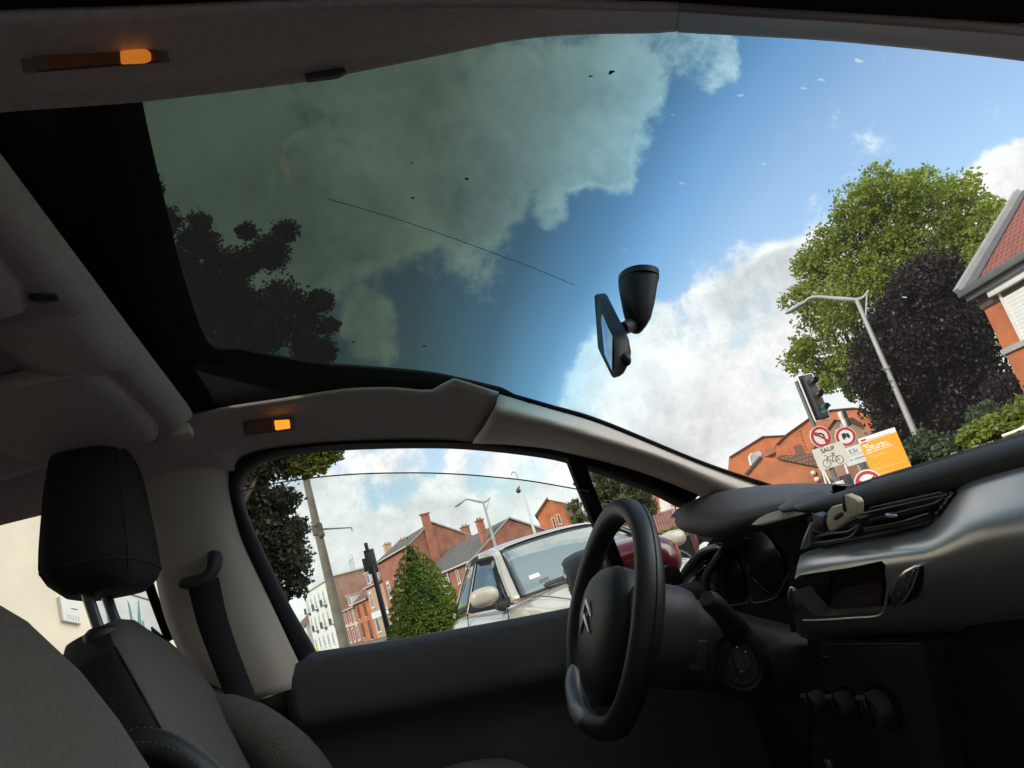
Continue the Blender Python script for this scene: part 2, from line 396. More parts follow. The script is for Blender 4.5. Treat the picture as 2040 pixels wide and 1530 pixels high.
TINT = [(-.10, (.036, .058, .042)), (.06, (.048, .076, .057)), (.19, (.082, .125, .098)), (.31, (.135, .235, .245)), (.40, (.26, .48, .58)), (.46, (.50, .76, .90)), (.54, (.86, .94, .98)), (.70, (.93, .96, .97)), (1.2, (.93, .96, .97))]
WIND = glass('windscreen_glass', (.9, .95, .97), .004, .12, ramp=TINT, haze_mix=.011)
SIDE = glass('door_glass', (.82, .89, .89), .03, .5)
DARKG = glass('quarter_glass', (.86, .90, .89), .03, .4)

car = empty('red_car', (0, 0, 0), 0, 'dark red car we look out of, with a panoramic windscreen reaching far back overhead', 'car')

# ---- driver side edge of the windscreen: measured in the y planes a car of this size has
def yE(px):  # half width of the glass at that column
    return float(np.interp(px, [450, 900, 1100, 1300, 1540, 1640], [.40, .405, .45, .53, .62, .66]))
EPX = [(450, 700), (530, 712), (640, 731), (720, 737), (840, 747), (905, 758), (1000, 780), (1100, 808), (1200, 838), (1400, 920), (1540, 967), (1680, 1012)]
EDGE = [at(a, b, 1, yE(a)) for a, b in EPX]
EDGE = [EDGE[0] + Vector((-.10, 0, .0))] + EDGE
mirror = lambda c: [Vector((p.x, -p.y, p.z)) for p in c]
mid = [Vector((p.x + .0, 0, p.z + .05 + .03 * max(0, min(1, (p.x - .3) / .6)))) for p in EDGE]
q1 = [Vector((p.x, p.y * .55, p.z + .036 + .02 * max(0, min(1, (p.x - .3) / .6)))) for p in EDGE]
_k = [(at(x, y, 1, v)) for x, y, v in ((0, 207, -.40), (275, 188, -.40), (600, 149, -.40), (800, 110, -.40), (1000, 68, -.40), (1200, 52, -.40), (1352, 47, -.40), (1500, 57, -.41), (1700, 70, -.43), (2040, 105, -.48), (2400, 160, -.54))]
def pedge(p):
    x = p.x; X = [q.x for q in _k]
    if x <= X[-1]: return Vector((x, float(np.interp(x, X, [q.y for q in _k])) - .012, float(np.interp(x, X, [q.z for q in _k])) + .012))
    t = min(1, (x - X[-1]) / .25); e = Vector((x, _k[-1].y, _k[-1].z + (p.z - PZ0))); return e.lerp(Vector((x, -p.y, p.z)), t)
PZ0 = float(np.interp(_k[-1].x, [p.x for p in EDGE], [p.z for p in EDGE]))
PEDGE = [pedge(p) for p in EDGE]
PQ = [m_.lerp(e, .55) + Vector((0, 0, .018)) for m_, e in zip(mid, PEDGE)]
ws = loft('windscreen', WIND, car, [EDGE, q1, mid, PQ, PEDGE], n=48, k=4, thick=0)
# water drops and specks stuck on the outside
def on_glass(px, py):
    r = ray(px, py); dg = bpy.context.evaluated_depsgraph_get()
    ok, loc, nrm, _ = ws.ray_cast(EYE, r)
    return (loc, nrm) if ok else (None, None)
bpy.context.view_layer.update()
DROP = leafmat('dried_drop', (.88, .90, .92), (.95, .96, .97), .85)
DRPD = mat('grey_speck', (.12, .13, .13), .6)
for (px, py, w, h, rot, dm) in [(1710, 122, 9, 3.2, .1, 0), (1636, 160, 8, 2.5, .2, 0), (1600, 177, 8, 2, -.4, 0), (1475, 191, 8, 2.4, -.7, 0), (1358, 366, 7, 2.6, .3, 0), (1245, 498, 6, 2, .2, 0),
                            (1113, 660, 5, 2, .1, 0), (1522, 328, 6, 1.6, .6, 0), (1340, 230, 4, 1.4, .2, 0), (1155, 699, 6, 1.6, .1, 0), (1218, 145, 6, 5, 1.2, 1), (1177, 153, 5, 2, .4, 1), (930, 357, 5, 3, .2, 1), (822, 395, 4, 3, .9, 1),
                            (820, 326, 3, 2, .2, 1), (704, 682, 4, 2, .2, 1), (845, 690, 4, 2, .2, 1), (1802, 593, 5, 1.6, -.3, 0)]:
    p, nr = on_glass(px, py)
    if p is None: continue
    s = (p - EYE).length / FPX
    u = (_f * 0 + M3 @ Vector((math.cos(rot), -math.sin(rot), 0))); u = (u - nr * u.dot(nr)).normalized(); w_ = nr.cross(u)
    b = MB(); nn = 12
    ring = []
    for k in range(nn):
        a = 2 * math.pi * k / nn; j = 1 + .25 * math.sin(3 * a + px)
        ring.append(p + u * (math.cos(a) * w * s * j * .8) + w_ * (math.sin(a) * h * s * j * 1.3))
    up_ = nr if nr.dot(EYE - p) > 0 else -nr
    b.add([q + up_ * -.0006 for q in ring], [list(range(nn))])
    b.build('water_drop' if dm == 0 else 'dirt_speck', DRPD if dm else DROP, ws)
# hair-thin wire across the glass
wire_pts = [on_glass(a, b)[0] for a, b in [(655, 397), (760, 427), (870, 463), (980, 503), (1070, 537), (1145, 568)]]
wire_pts = [p + (EYE - p).normalized() * .003 for p in wire_pts if p]
MB().tube(catmull(wire_pts, 24), .0004, 6).build('aerial_wire', mat('wire_grey', (.10, .13, .14), .5), ws)

# ---- driver side roof rail trim, dark well beside the glass, pillar trim
UP = [at(a, b, 1, .39) for a, b in [(362, 836), (460, 815), (560, 800), (640, 787), (700, 779), (780, 777), (850, 783), (874, 777), (890, 765), (905, 758)]] + [at(950, 772, 1, .40), at(994, 785, 1, .415)]
UPb = [UP[0] + Vector((-.75, .03, -.03)), UP[0] + Vector((-.35, .01, 0))] + UP
LOW = [at(a, b, 1, .575) for a, b in [(445, 945), (470, 920), (510, 902), (560, 893), (640, 885), (700, 881), (800, 878), (880, 879), (940, 883)]]
LOWb = [LOW[0] + Vector((-.62, .0, .0)), LOW[0] + Vector((-.30, 0, .005))] + LOW
MIDc = [at(a, b, 1, .475) for a, b in [(400, 880), (480, 862), (545, 846), (640, 836), (720, 829), (800, 828), (880, 829), (930, 828), (970, 838)]]
MIDb = [MIDc[0] + Vector((-.70, .01, -.01)), MIDc[0] + Vector((-.33, 0, 0))] + MIDc
rail = loft('roof_rail_trim', FAB, car, [UPb, MIDb, LOWb], n=60, k=6, thick=.006)
well = loft('glass_edge_lining', DBK, car, [[p + Vector((0, -.008, .006)) for p in EDGE[:8]], [p + Vector((0, .006, .004)) for p in UPb[1:]] + [at(1060, 804, 1, .43)]], n=50, k=2, thick=.003)
# A pillar
APU = [at(994, 785, 1, .415), at(1062, 805, 1, .435), at(1200, 846, 1, .49), at(1400, 927, 1, .575), at(1525, 970, 1, .63), at(1640, 1010, 1, .66)]
APL = [at(940, 883, 1, .575), at(1030, 888, 1, .58), at(1120, 900, 1, .585), at(1272, 941, 1, .62), at(1393, 989, 1, .66), at(1480, 1030, 1, .69)]
APM = [at(a, b, 1, v) for a, b, v in [(984, 818, .385), (1080, 838, .395), (1200, 873, .435), (1310, 908, .485), (1410, 950, .54), (1510, 995, .60)]]
APM2 = [a.lerp(b, .5) + Vector((-.004, -.012, -.008)) for a, b in zip(catmull(APM, 6), catmull(APL, 6))]
pil = loft('pillar_trim', BEI, car, [APU, APM, APM2, APL], n=40, k=6, thick=.006)
# black gasket between pillar and glass
loft('windscreen_gasket', RUB, car, [[p + Vector((-.004, .002, 0)) for p in EDGE[6:]], [p + Vector((0, .006, .002)) for p in APU]], n=40, k=2, thick=.004)
MB().tube(catmull([p + Vector((-.002, -.002, -.002)) for p in EDGE[5:]], 40), .0035, 6).build('windscreen_bead', RUB, car)
# joint clip on the pillar
cp = at(972, 831, 1, .49)
MB().tube(catmull([at(994, 786, 1, .412), at(985, 812, 1, .44), at(972, 838, 1, .47), at(955, 862, 1, .52), at(940, 882, 1, .572)], 16), .0011, 6).build('trim_joint', RUB, pil)

# passenger side rail just above the eye
RXC = [-500, -200, 0, 275, 600, 800, 1000, 1100, 1200, 1300, 1352]
def railrow(ks, vs, yv): return [at(x, float(np.interp(x, ks, vs)), 1, yv) for x in RXC]
PL = railrow([-500, -200, 0, 275, 600, 800, 1000, 1100, 1200, 1330, 1352], [260, 232, 207, 188, 149, 110, 68, 56, 52, 51, 47], -.40)
PN = railrow([-500, -200, 0, 275, 600, 900, 1100, 1352], [215, 195, 175, 155, 118, 68, 42, 36], -.42)
PM = railrow([-500, -200, 0, 275, 600, 900, 1100, 1352], [160, 150, 133, 118, 84, 45, 30, 25], -.452)
PO = railrow([-500, -200, 0, 275, 600, 900, 1352], [60, 40, 17, 8, -6, -14, 2], -.50)
prail = loft('roof_rail_trim', FAB, car, [PL, PN, PM, PO], k=4, thick=.006, per=8)
AL = [at(a, b, 1, v) for a, b, v in [(1352, 49, -.40), (1400, 52, -.402), (1500, 57, -.41), (1700, 70, -.43), (2040, 105, -.48), (2400, 160, -.54)]]
AM = [at(a, b, 1, v) for a, b, v in [(1352, 26, -.452), (1500, 32, -.455), (1700, 42, -.47), (2040, 72, -.52), (2400, 120, -.58)]]
AO = [at(a, b, 1, v) for a, b, v in [(1352, 0, -.50), (1500, 12, -.50), (1700, 24, -.515), (2040, 48, -.56), (2400, 90, -.62)]]
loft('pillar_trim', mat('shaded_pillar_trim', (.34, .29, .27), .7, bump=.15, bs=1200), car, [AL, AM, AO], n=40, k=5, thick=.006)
# door seal and roof edge outside that rail
SL = [PO[0]] + PO[1:] + AO[1:]
loft('door_seal', RUB, car, [[p + Vector((0, -.001, .003)) for p in SL], [p + Vector((0, -.03, .0)) for p in SL], [p + Vector((0, -.075, .03)) for p in SL]], n=60, k=3, thick=.004)
loft('roof_rail', RED, car, [[p + Vector((0, -.078, .028)) for p in SL], [p + Vector((0, -.07, .07)) for p in SL], [p + Vector((0, .0, .085)) for p in SL]], n=60, k=3, thick=0)
# small overhead tab at the glass edge
MB().prism(PX([(606, 146), (684, 134), (690, 142), (672, 151), (612, 158)], 1, -.41), (0, .006, .002)).build('roof_clip', mat('clip_grey', (.10, .11, .10), .6), car)

# reading lamps on both rails
AMB = mat('amber_lamp', (.9, .32, .04), .4, emit=(1.0, .30, .025), es=.8)
LENS = mat('lamp_lens', (.16, .13, .11), .25, spec=.8)
def lamp(px, yv, s, bulb, parts, nrm):
    fr = MB(); push = nrm * s; pts = [p + push for p in PX(parts, 1, yv)]; c = sum(pts, Vector()) / len(pts)
    fr.prism([p + nrm * .002 for p in pts], nrm * .004)
    o = fr.build('reading_lamp', mat('lamp_bezel', (.17, .14, .12), .5), car, bevel=.002)
    l = MB(); inner = [c + (p - c) * .82 + nrm * .0065 for p in pts]; l.prism(inner, nrm * .002); l.build('lamp_lens', LENS, o)
    gw = MB(); cb = sum(PX(bulb, 1, yv), Vector()) / len(bulb) + push; gw.prism([c + (p - c) * Vector((1, 1, 1)).x * .74 + nrm * .0082 + (cb - c) * .18 for p in pts], nrm * .0006); gw.build('amber_lens', mat('amber_lens', (.075, .042, .026), .3, emit=(1.0, .28, .03), es=.005), o)
    b = MB(); bp = [p + push + nrm * .009 for p in PX(bulb, 1, yv)]; b.prism(bp, nrm * .003); b.build('lit_bulb', AMB if s < .012 else mat('dim_amber_lamp', (.8, .28, .04), .4, emit=(1.0, .30, .03), es=.24), o, bevel=.0015)
    for k in range(9):
        a = pts[0].lerp(pts[1], .15 + .07 * k); d = pts[3].lerp(pts[2], .15 + .07 * k)
        MB().tube([a.lerp(d, .25) + nrm * .009, a.lerp(d, .75) + nrm * .009], .0006, 5).build('lens_rib', LENS, o) if k % 3 == 0 else None
    return o
def lampdir(px, py, yv):
    p = at(px, py, 1, yv); return (EYE - p).normalized()
lamp(545, .455, .010, [(546, 838), (576, 836), (578, 853), (549, 857)], [(482, 838), (584, 829), (588, 857), (488, 868)], lampdir(545, 848, .455))
lamp(230, -.45, .016, [(237, 102), (284, 98), (296, 104), (297, 121), (284, 126), (239, 128)], [(40, 92), (322, 80), (336, 124), (52, 146)], lampdir(200, 115, -.45))

# ---- sliding roof blind with the two sun visors folded into it, black crossbeam ahead of it
HZ = 1.42
FR = [at(a, b, 2, HZ) for a, b in [(-200, 20), (0, 325), (80, 430), (200, 600), (300, 740), (345, 808), (362, 845)]]
blind_front = [Vector((-.165, y, HZ)) for y in (-.44, -.30, -.15, 0, .15, .27)] + [Vector((-.172, .32, HZ)), Vector((-.205, .345, HZ - .002))]
bl = loft('roof_blind', FAB, car, [
    [p + Vector((-.01, 0, .045)) for p in blind_front], [p + Vector((.004, 0, .018)) for p in blind_front], [p + Vector((.0, 0, .0)) for p in blind_front], [p + Vector((-.03, 0, -.008)) for p in blind_front],
    [p + Vector((-.10, 0, .006)) for p in blind_front], [Vector((-.42, p.y * 1.15, HZ + .004)) for p in blind_front], [Vector((-.75, p.y * 1.3, HZ + .0)) for p in blind_front], [Vector((-1.2, p.y * 1.35, HZ - .02)) for p in blind_front]], n=40, k=4, thick=.01)
def visor(y0, y1, x0, x1, z, th):
    b = MB(); rs = []
    for i, t in enumerate(np.linspace(0, 1, 9)):
        ins = .012 * (abs(t - .5) * 2) ** 6
        rs.append([Vector((x, y0 + (y1 - y0) * t, z + dz)) for x, dz in ((x0 - .012 - ins, -th * .2), (x0 - ins, -th * .55), (x0 - .006 - ins, -th), (x0 - .03, -th * 1.15), ((x0 + x1) / 2, -th * 1.12), (x1 + .03 + ins, -th * .95), (x1 + ins, -th * .45), (x1 + .01 + ins, 0), (x0 - .03, 0))])
    b.rings(rs); return b
v1 = visor(-.50, at(172, 606, 2, 1.405).y, -.205, -.38, HZ + .004, .016).build('sun_visor', FAB, bl, ang=60)
v2 = visor(at(262, 728, 2, 1.405).y, at(345, 872, 2, 1.405).y, -.205, -.40, HZ + .004, .016).build('sun_visor', FAB, bl, ang=60)
# raised centre console of the blind with its grab tab
cc = MB(); rs = []
for t in np.linspace(0, 1, 7):
    y = -.165 + t * .23; d = .020 * (1 - (abs(t - .5) * 2) ** 4)
    rs.append([Vector((x, y, HZ + .006 - d * f)) for x, f in ((-.172, .1), (-.18, .8), (-.205, 1.05), (-.245, 1.0), (-.27, .5), (-.285, 0), (-.23, -.2))])
cc.rings(rs); cc.build('blind_console', FAB, bl, ang=60)
MB().tube(catmull([Vector((-.292, -.20, HZ - .004)), Vector((-.297, -.12, HZ - .012)), Vector((-.300, -.045, HZ - .006))], 10), [.004] + [.007] * 8 + [.004], 8).build('pull_tab', BEI, bl)
MB().box((-.345, -.06, HZ - .003), (.075, .27, .012)).build('blind_recess', DBK, bl, bevel=.004)
MB().box((-.187, .337, HZ - .004), (.03, .035, .018)).build('visor_clip', BEI, bl, bevel=.005)
MB().box((-.20, -.178, HZ - .004), (.022, .014, .014)).build('visor_clip', BLK, bl, bevel=.003)
# crossbeam
xb = [[Vector((-.30, y, 1.470 + .022 * (1 - (y / .45) ** 2))) for y in (-.47, -.3, -.15, 0, .15, .3, .42)],
      [Vector((-.15, y, 1.462 + .03 * (1 - (y / .45) ** 2))) for y in (-.47, -.3, -.15, 0, .15, .3, .42)]]
GE = [at(a, b, 2, 1.475) for a, b in [(262, 100), (272, 150), (277, 195), (300, 300), (327, 410), (360, 540), (400, 655), (425, 690), (470, 706)]]
loft('roof_crossbeam', DBK, car, [xb[0], xb[1], [p + Vector((-.06, 0, .004)) for p in GE], [p + Vector((-.025, 0, -.006)) for p in GE], GE], n=40, k=4, thick=.006)
loft('roof_lining', FAB, car, [[Vector((-.2, y, 1.5)) for y in (-.55, -.3, 0, .3, .55)], [Vector((-.9, y, 1.49)) for y in (-.57, -.3, 0, .3, .57)], [Vector((-1.7, y, 1.40)) for y in (-.57, -.3, 0, .3, .57)], [Vector((-2.2, y, 1.2)) for y in (-.55, -.3, 0, .3, .55)]], n=20, k=4, thick=.006)

# ---- driver's door: seal, window, frame bar, trim
door = empty('front_door', (0, 0, 0)); door.parent = car
SEALO = [at(a, b, 1, v) for a, b, v in [(1393, 980, .66), (1240, 924, .61), (1120, 894, .59), (1000, 882, .58), (880, 879, .575), (700, 881, .575), (560, 893, .575), (497, 905, .575), (462, 930, .58), (455, 965, .585), (462, 1010, .6), (485, 1085, .62), (530, 1183, .65), (575, 1280, .675), (616, 1370, .69), (660, 1470, .69)]]
SEALI = [at(a, b, 1, v) for a, b, v in [(1370, 1004, .68), (1300, 970, .66), (1168, 922, .62), (1110, 905, .605), (1000, 890, .60), (880, 882, .60), (700, 885, .60), (580, 897, .60), (515, 913, .60), (482, 942, .61), (474, 978, .62), (487, 1030, .63), (520, 1105, .66), (570, 1208, .69), (623, 1302, .71), (690, 1440, .70)]]
so, si = catmull(SEALO, 70), catmull(SEALI, 70)
loft('window_seal', RUB, door, [[p + Vector((0, -.006, 0)) for p in so], [a.lerp(b, .5) + Vector((0, -.012, 0)) for a, b in zip(so, si)], si, [p + Vector((0, .05, .004)) for p in si]], n=70, k=3, thick=.004)
# maroon flange of the body shell seen inside the seal
MB().tube(catmull([at(a, b, 1, v) for a, b, v in [(458, 975, .587), (470, 1040, .61), (510, 1140, .64), (560, 1252, .67), (610, 1358, .69)]], 20), .0035, 6).build('body_flange', mat('maroon_flange', (.10, .012, .014), .4), door)
# the pane, wound partly down, with its polished top edge
PT = [at(a, b, 1, .625) for a, b in [(455, 990), (500, 973), (560, 961), (640, 950), (720, 944), (820, 942), (900, 944), (980, 950), (1060, 959), (1175, 979)]]
PB = [Vector((p.x + .01 * i / 9, .715, .93)) for i, p in enumerate(PT)]
pane = loft('window_glass', SIDE, door, [PT, [a.lerp(b, .5) + Vector((0, .008, 0)) for a, b in zip(PT, PB)], PB], n=40, k=4, thick=0)
MB().tube(catmull(PT, 40), .0014, 6).build('glass_edge', mat('glass_edge_green', (.16, .22, .21), .2), pane)
# divider bar and quarter light
DV = [at(1141, 905, 1, .61), at(1165, 970, 1, .64), at(1195, 1045, 1, .67), at(1240, 1160, 1, .72), at(1275, 1260, 1, .74)]
b = MB(); rs = []
for i, p in enumerate(catmull(DV, 12)):
    w = .0135 + .004 * (1 - i / 11)
    rs.append(superring(p, (1, 0, 0), (0, 1, 0), w, .014, .5, 12))
b.rings(rs); b.build('window_divider', RUB, door)
QG = [[at(1150, 912, 1, .625), at(1290, 963, 1, .665), at(1400, 1012, 1, .69)], [at(1190, 1045, 1, .68), at(1290, 1045, 1, .69), at(1420, 1040, 1, .70)], [at(1250, 1170, 1, .73), at(1320, 1165, 1, .73), at(1440, 1160, 1, .73)]]
loft('quarter_glass', DARKG, door, QG, n=16, k=4, thick=0)
# door trim
BT = PX([(560, 1311), (620, 1299), (760, 1278), (900, 1254), (1020, 1232), (1135, 1210), (1300, 1175), (1420, 1150)], 1, .712)
def shift(c, dy, dz): return [p + Vector((0, dy, dz)) for p in c]
trim = loft('door_trim', PAD, door, [shift(BT, .03, -.012), shift(BT, .004, 0), shift(BT, -.03, -.004), shift(BT, -.052, -.03), shift(BT, -.062, -.085), shift(BT, -.066, -.118), shift(BT, -.045, -.135), shift(BT, -.03, -.16), shift(BT, -.02, -.30), shift(BT, -.02, -.65)], n=40, k=3, thick=.01, off=1)
arm = MB(); rs = []
for i, t in enumerate(np.linspace(0, 1, 10)):
    p = at(830 + 230 * t, 1552 - 30 * math.sin(t * 2.2) - 8 * t, 1, .63)
    rs.append(superring(p + Vector((0, .0, -.03)), (0, 1, 0), (0, 0, 1), .05, .034 * (1 - .5 * (abs(t - .5) * 2) ** 4), .7, 16))
arm.rings(rs); arm.build('armrest', mat('armrest_brown', (.17, .135, .11), .8, bump=.3, bs=900), door)
loft('door_skin', RED, door, [[Vector((x, .735, .96 - .05 * x)) for x in (-.45, 0, .5, 1.0)], [Vector((x, .80, .85)) for x in (-.45, 0, .5, 1.0)], [Vector((x, .83, .6)) for x in (-.45, 0, .5, 1.0)], [Vector((x, .81, .3)) for x in (-.45, 0, .5, 1.0)]], n=20, k=4, thick=.006)
# wing mirror outside
wm = MB(); wc = at(1232, 1138, 1, .88)
rot = Matrix.Rotation(R(-14), 3, 'Z')
wm.ball(wc + Vector((.02, 0, 0)), (.130, .118, .066), 28, 16, rot=rot, e=.8)
w = wm.build('wing_mirror', RED, car)
mb = MB(); n0 = rot @ Vector((-1, 0, 0))
mb.rings([superring(wc + n0 * d, rot @ Vector((0, 1, 0)), (0, 0, 1), .118 * f, .068 * f, .8, 28) for d, f in ((.030, 1.0), (.045, 1.06), (.085, 1.03), (.112, .93), (.122, .80))])
mb.build('mirror_bezel', BLK, w)
mb = MB(); mb.rings([superring(wc + n0 * d, rot @ Vector((0, 1, 0)), (0, 0, 1), .090, .050, .8, 28) for d in (.122, .124)]); mb.build('mirror_glass', mat('mirror_silver', (.8, .82, .85), .03, metal=1), w)
MB().tube([wc + Vector((.03, -.09, -.03)), wc + Vector((.05, -.16, -.05))], [.03, .035], 12).build('mirror_arm', BLK, w)

# ---- B pillar trim, belt, lower pillar
BL = [at(a, b, 1, v) for a, b, v in [(290, 935, .545), (300, 1010, .565), (318, 1110, .60), (345, 1230, .63), (400, 1330, .65), (508, 1391, .66)]]
BC = [at(a, b, 1, v) for a, b, v in [(400, 930, .545), (415, 1010, .565), (440, 1110, .59), (470, 1200, .62), (515, 1290, .64), (560, 1378, .655)]]
BR = [at(a, b, 1, v) for a, b, v in [(452, 938, .578), (458, 1000, .595), (478, 1075, .615), (525, 1178, .645), (572, 1280, .67), (612, 1363, .685)]]
bp_ = loft('door_pillar_trim', BEI, car, [[p + Vector((-.01, .05, 0)) for p in BL], BL, [p + Vector((0, -.004, 0)) for p in BC], BR], n=30, k=5, thick=.006)
loft('lower_pillar_trim', BLK, car, [[at(a, b, 1, .66) for a, b in [(300, 1250), (400, 1335), (508, 1392), (560, 1379), (613, 1364)]], [at(a, b, 1, .69) for a, b in [(330, 1420), (420, 1450), (520, 1480), (600, 1480), (680, 1470)]], [at(a, b, 1, .69) for a, b in [(330, 1700), (420, 1700), (520, 1700), (600, 1700), (740, 1700)]]], n=20, k=4, thick=.006)
# seat belt with its upper guide
belt = loft('seat_belt', mat('belt_webbing', (.014, .014, .016), .85, bump=.5, bs=900), car, [PX([(372, 1160), (392, 1240), (425, 1330), (470, 1440), (500, 1530)], 1, .565), PX([(436, 1150), (452, 1225), (478, 1305), (515, 1400), (560, 1520)], 1, .575)], n=24, k=2, thick=.0025)
gd = MB(); g0 = at(424, 1120, 1, .565); g1 = at(372, 1162, 1, .56)
gd.tube(catmull([at(428, 1100, 1, .56), at(424, 1128, 1, .555), at(412, 1150, 1, .55), at(392, 1158, 1, .55), at(358, 1163, 1, .55)], 14), [.010, .014, .015, .015, .014, .013, .012, .012, .011, .011, .011, .011, .010, .007], 12)
gd.build('belt_guide', BLK, belt)

# ---- rear door and rear body (seen past the headrest)
RG = [[at(a, b, 1, .60) for a, b in [(-250, 1060), (0, 1000), (110, 974), (200, 953), (300, 935)]], [at(a, b, 1, .72) for a, b in [(-250, 1400), (0, 1370), (110, 1350), (200, 1330), (330, 1300)]]]
rd = loft('rear_door_glass', glass('rear_glass', (.9, .92, .90), .02, .3), car, RG, n=16, k=4, thick=0)
MB().tube(catmull([at(286, 1120, 1, .63), at(297, 1165, 1, .645), at(315, 1215, 1, .66), at(338, 1275, 1, .68)], 10), .0085, 8).build('rear_door_frame', RUB, car)
MB().tube(catmull([p + Vector((0, -.01, -.004)) for p in RG[0]], 16), .012, 8).build('rear_window_seal', RUB, car)
loft('rear_door_trim', BLK, car, [[Vector((x, .73, 1.0)) for x in (-1.3, -.9, -.35)], [Vector((x, .68, .97)) for x in (-1.3, -.9, -.35)], [Vector((x, .67, .5)) for x in (-1.3, -.9, -.35)]], n=8, k=3, thick=.01)
body = MB()
for sgn in (1, -1):
    body.box((.1, sgn * .78, .24), (2.6, .12, .16))                     # sills
body.box((-1.75, .72, .62), (.9, .14, .76)).box((-1.75, -.72, .62), (.9, .14, .76)).box((-2.17, 0, .6), (.1, 1.5, .8))
body.box((-.86, .80, .62), (.86, .05, .72))
body.box((1.55, 0, .60), (.8, 1.5, .62)); body.box((1.16, 0, .55), (.06, 1.46, .7))
body.box((-2.05, .62, 1.15), (.22, .14, .5)).box((-2.05, -.62, 1.15), (.22, .14, .5))
body.build('body', RED, car, bevel=.04, bseg=3)
loft('roof_skin', RED, car, [[Vector((x, y, z + .008)) for y in (-.58, -.3, 0, .3, .58)] for x, z in ((-.22, 1.51), (-.6, 1.52), (-1.3, 1.50), (-2.0, 1.36), (-2.2, 1.25))], n=20, k=4, thick=.006)
ro = [p + Vector((0, .016, -.002)) for p in EDGE[:6]] + [p + Vector((0, .01, .006)) for p in APU]
rl = [p + Vector((0, .035, .02)) for p in LOWb] + [p + Vector((0, .03, .02)) for p in APL[1:4]]
ro = [ro[0] + Vector((-.7, 0, -.03))] + ro
loft('roof_rail', RED, car, [ro, [a.lerp(b_, .5) + Vector((0, .03, .022)) for a, b_ in zip(catmull(ro, 20), catmull(rl, 20))], rl], n=40, k=3, thick=0)
b = MB(); b.box((-.42, -.70, .62), (.16, .10, .80)); b.build('body_pillar', BLK, car, bevel=.02)
loft('body_pillar', BLK, car, [[Vector((-.34, -.74, 1.0)), Vector((-.36, -.66, 1.2)), Vector((-.40, -.56, 1.42))], [Vector((-.50, -.74, 1.0)), Vector((-.50, -.66, 1.2)), Vector((-.52, -.56, 1.42))]], n=10, k=2, thick=.03)
loft('rear_door', RED, car, [[Vector((x, -.74, 1.0)) for x in (-1.4, -.9, -.45)], [Vector((x, -.82, .7)) for x in (-1.4, -.9, -.45)], [Vector((x, -.80, .3)) for x in (-1.4, -.9, -.45)]], n=10, k=3, thick=.03)
loft('rear_door_glass', glass('rear_glass', (.9, .92, .90), .02, .3), car, [[Vector((x, -.58, 1.40)) for x in (-1.4, -.9, -.50)], [Vector((x, -.74, 1.0)) for x in (-1.4, -.9, -.48)]], n=10, k=3, thick=0)
floor = MB(); floor.box((-.2, 0, .20), (2.8, 1.5, .04)); floor.box((-2.0, 0, .55), (.06, 1.4, .7)); floor.build('cabin_floor', DBK, car)

# wheels under the car
def wheel(parent, c, r=.30, w=.19):
    t = MB(); rs = []
    for yy, rr in ((-w / 2, r * .62), (-w / 2, r * .93), (-w * .35, r), (w * .35, r), (w / 2, r * .93), (w / 2, r * .62)):
        rs.append([Vector((c[0] + rr * math.cos(2 * math.pi * k / 28), c[1] + yy, c[2] + rr * math.sin(2 * math.pi * k / 28))) for k in range(28)])
    t.rings(rs, cap=False); o = t.build('wheel', RUB, parent)
    m = MB(); m.disc((c[0], c[1] - w * .4, c[2]), (0, 1, 0), r * .64, w * .8); m.build('wheel_rim', mat('alloy', (.45, .45, .46), .35, metal=.8), o)
for x in (1.25, -1.22):
    for y in (.73, -.73): wheel(car, (x, y, .30))

# ---- seats
def rounded_block(c, ax, ay, az, sizes, e=.55, n=28, m=14, mi=None):
    pass
def headrest(parent, c, w, d, h, tilt):
    b = MB(); rot = Matrix.Rotation(tilt, 3, 'Y'); rs = []
    for i, t in enumerate(np.linspace(0, 1, 15)):
        z = -h / 2 + h * t
        f = (1 - abs(2 * t - 1) ** 5 * .22) * (1.07 - .36 * max(0, t - .08) / .92 - .12 * max(0, t - .6))
        if i in (0, 14): f *= .72
        elif i in (1, 13): f *= .92
        rs.append([Vector(c) + rot @ (p + Vector((0, 0, z))) for p in superring((0, 0, 0), (1, 0, 0), (0, 1, 0), d / 2 * (f ** .7), w / 2 * f, .62, 32)])
    b.rings(rs); o = b.build('headrest', SEATB, parent, ang=70)
    sm_ = mat('seam_dark', (.02, .02, .02), .9)
    for q in (29, 20): MB().tube(catmull([rs[i][q] for i in range(1, 14)], 40), .0014, 6).build('headrest_seam', sm_, o)
    q = rs[2]; MB().tube(q + [q[0]], .0016, 6).build('headrest_seam', sm_, o)
    return o
def seatback(parent, x0, z0, x1, z1, yc, w, d, shoulders=.5):
    """from the foot (x0, z0) to the top (x1, z1)"""
    b = MB(); rs = []; n = 16; A = Vector((x0, yc, z0)); B = Vector((x1, yc, z1)); ax = (B - A).normalized(); fw = Vector((0, 1, 0)).cross(ax)
    for i in range(n + 1):
        t = i / n; k = max(0, (t - shoulders) / (1 - shoulders)); f = math.sqrt(max(0, 1 - (k * .985) ** 2.6))
        g = .45 + .55 * math.sqrt(max(0, 1 - (k * .95) ** 4))
        c = A.lerp(B, t); ring = []
        for q in range(40):
            a = 2 * math.pi * q / 40; s = lambda v, e: math.copysign(abs(v) ** e, v)
            yy = s(math.sin(a), .55) * w / 2 * (f * .9 + .1); xx = s(math.cos(a), .55) * d / 2 * g
            if xx > 0: xx += .045 * (abs(yy) / (w / 2)) ** 2.2 - .012     # wings stand proud of the middle
            ring.append(c + fw * xx + Vector((0, yy, 0)))
        rs.append(ring)
    b.rings(rs)
    o = b.build('backrest', [SEATG, SEATB], parent, ang=80)
    return o, fw
drv = empty('driver_seat', (0, 0, 0)); drv.parent = car
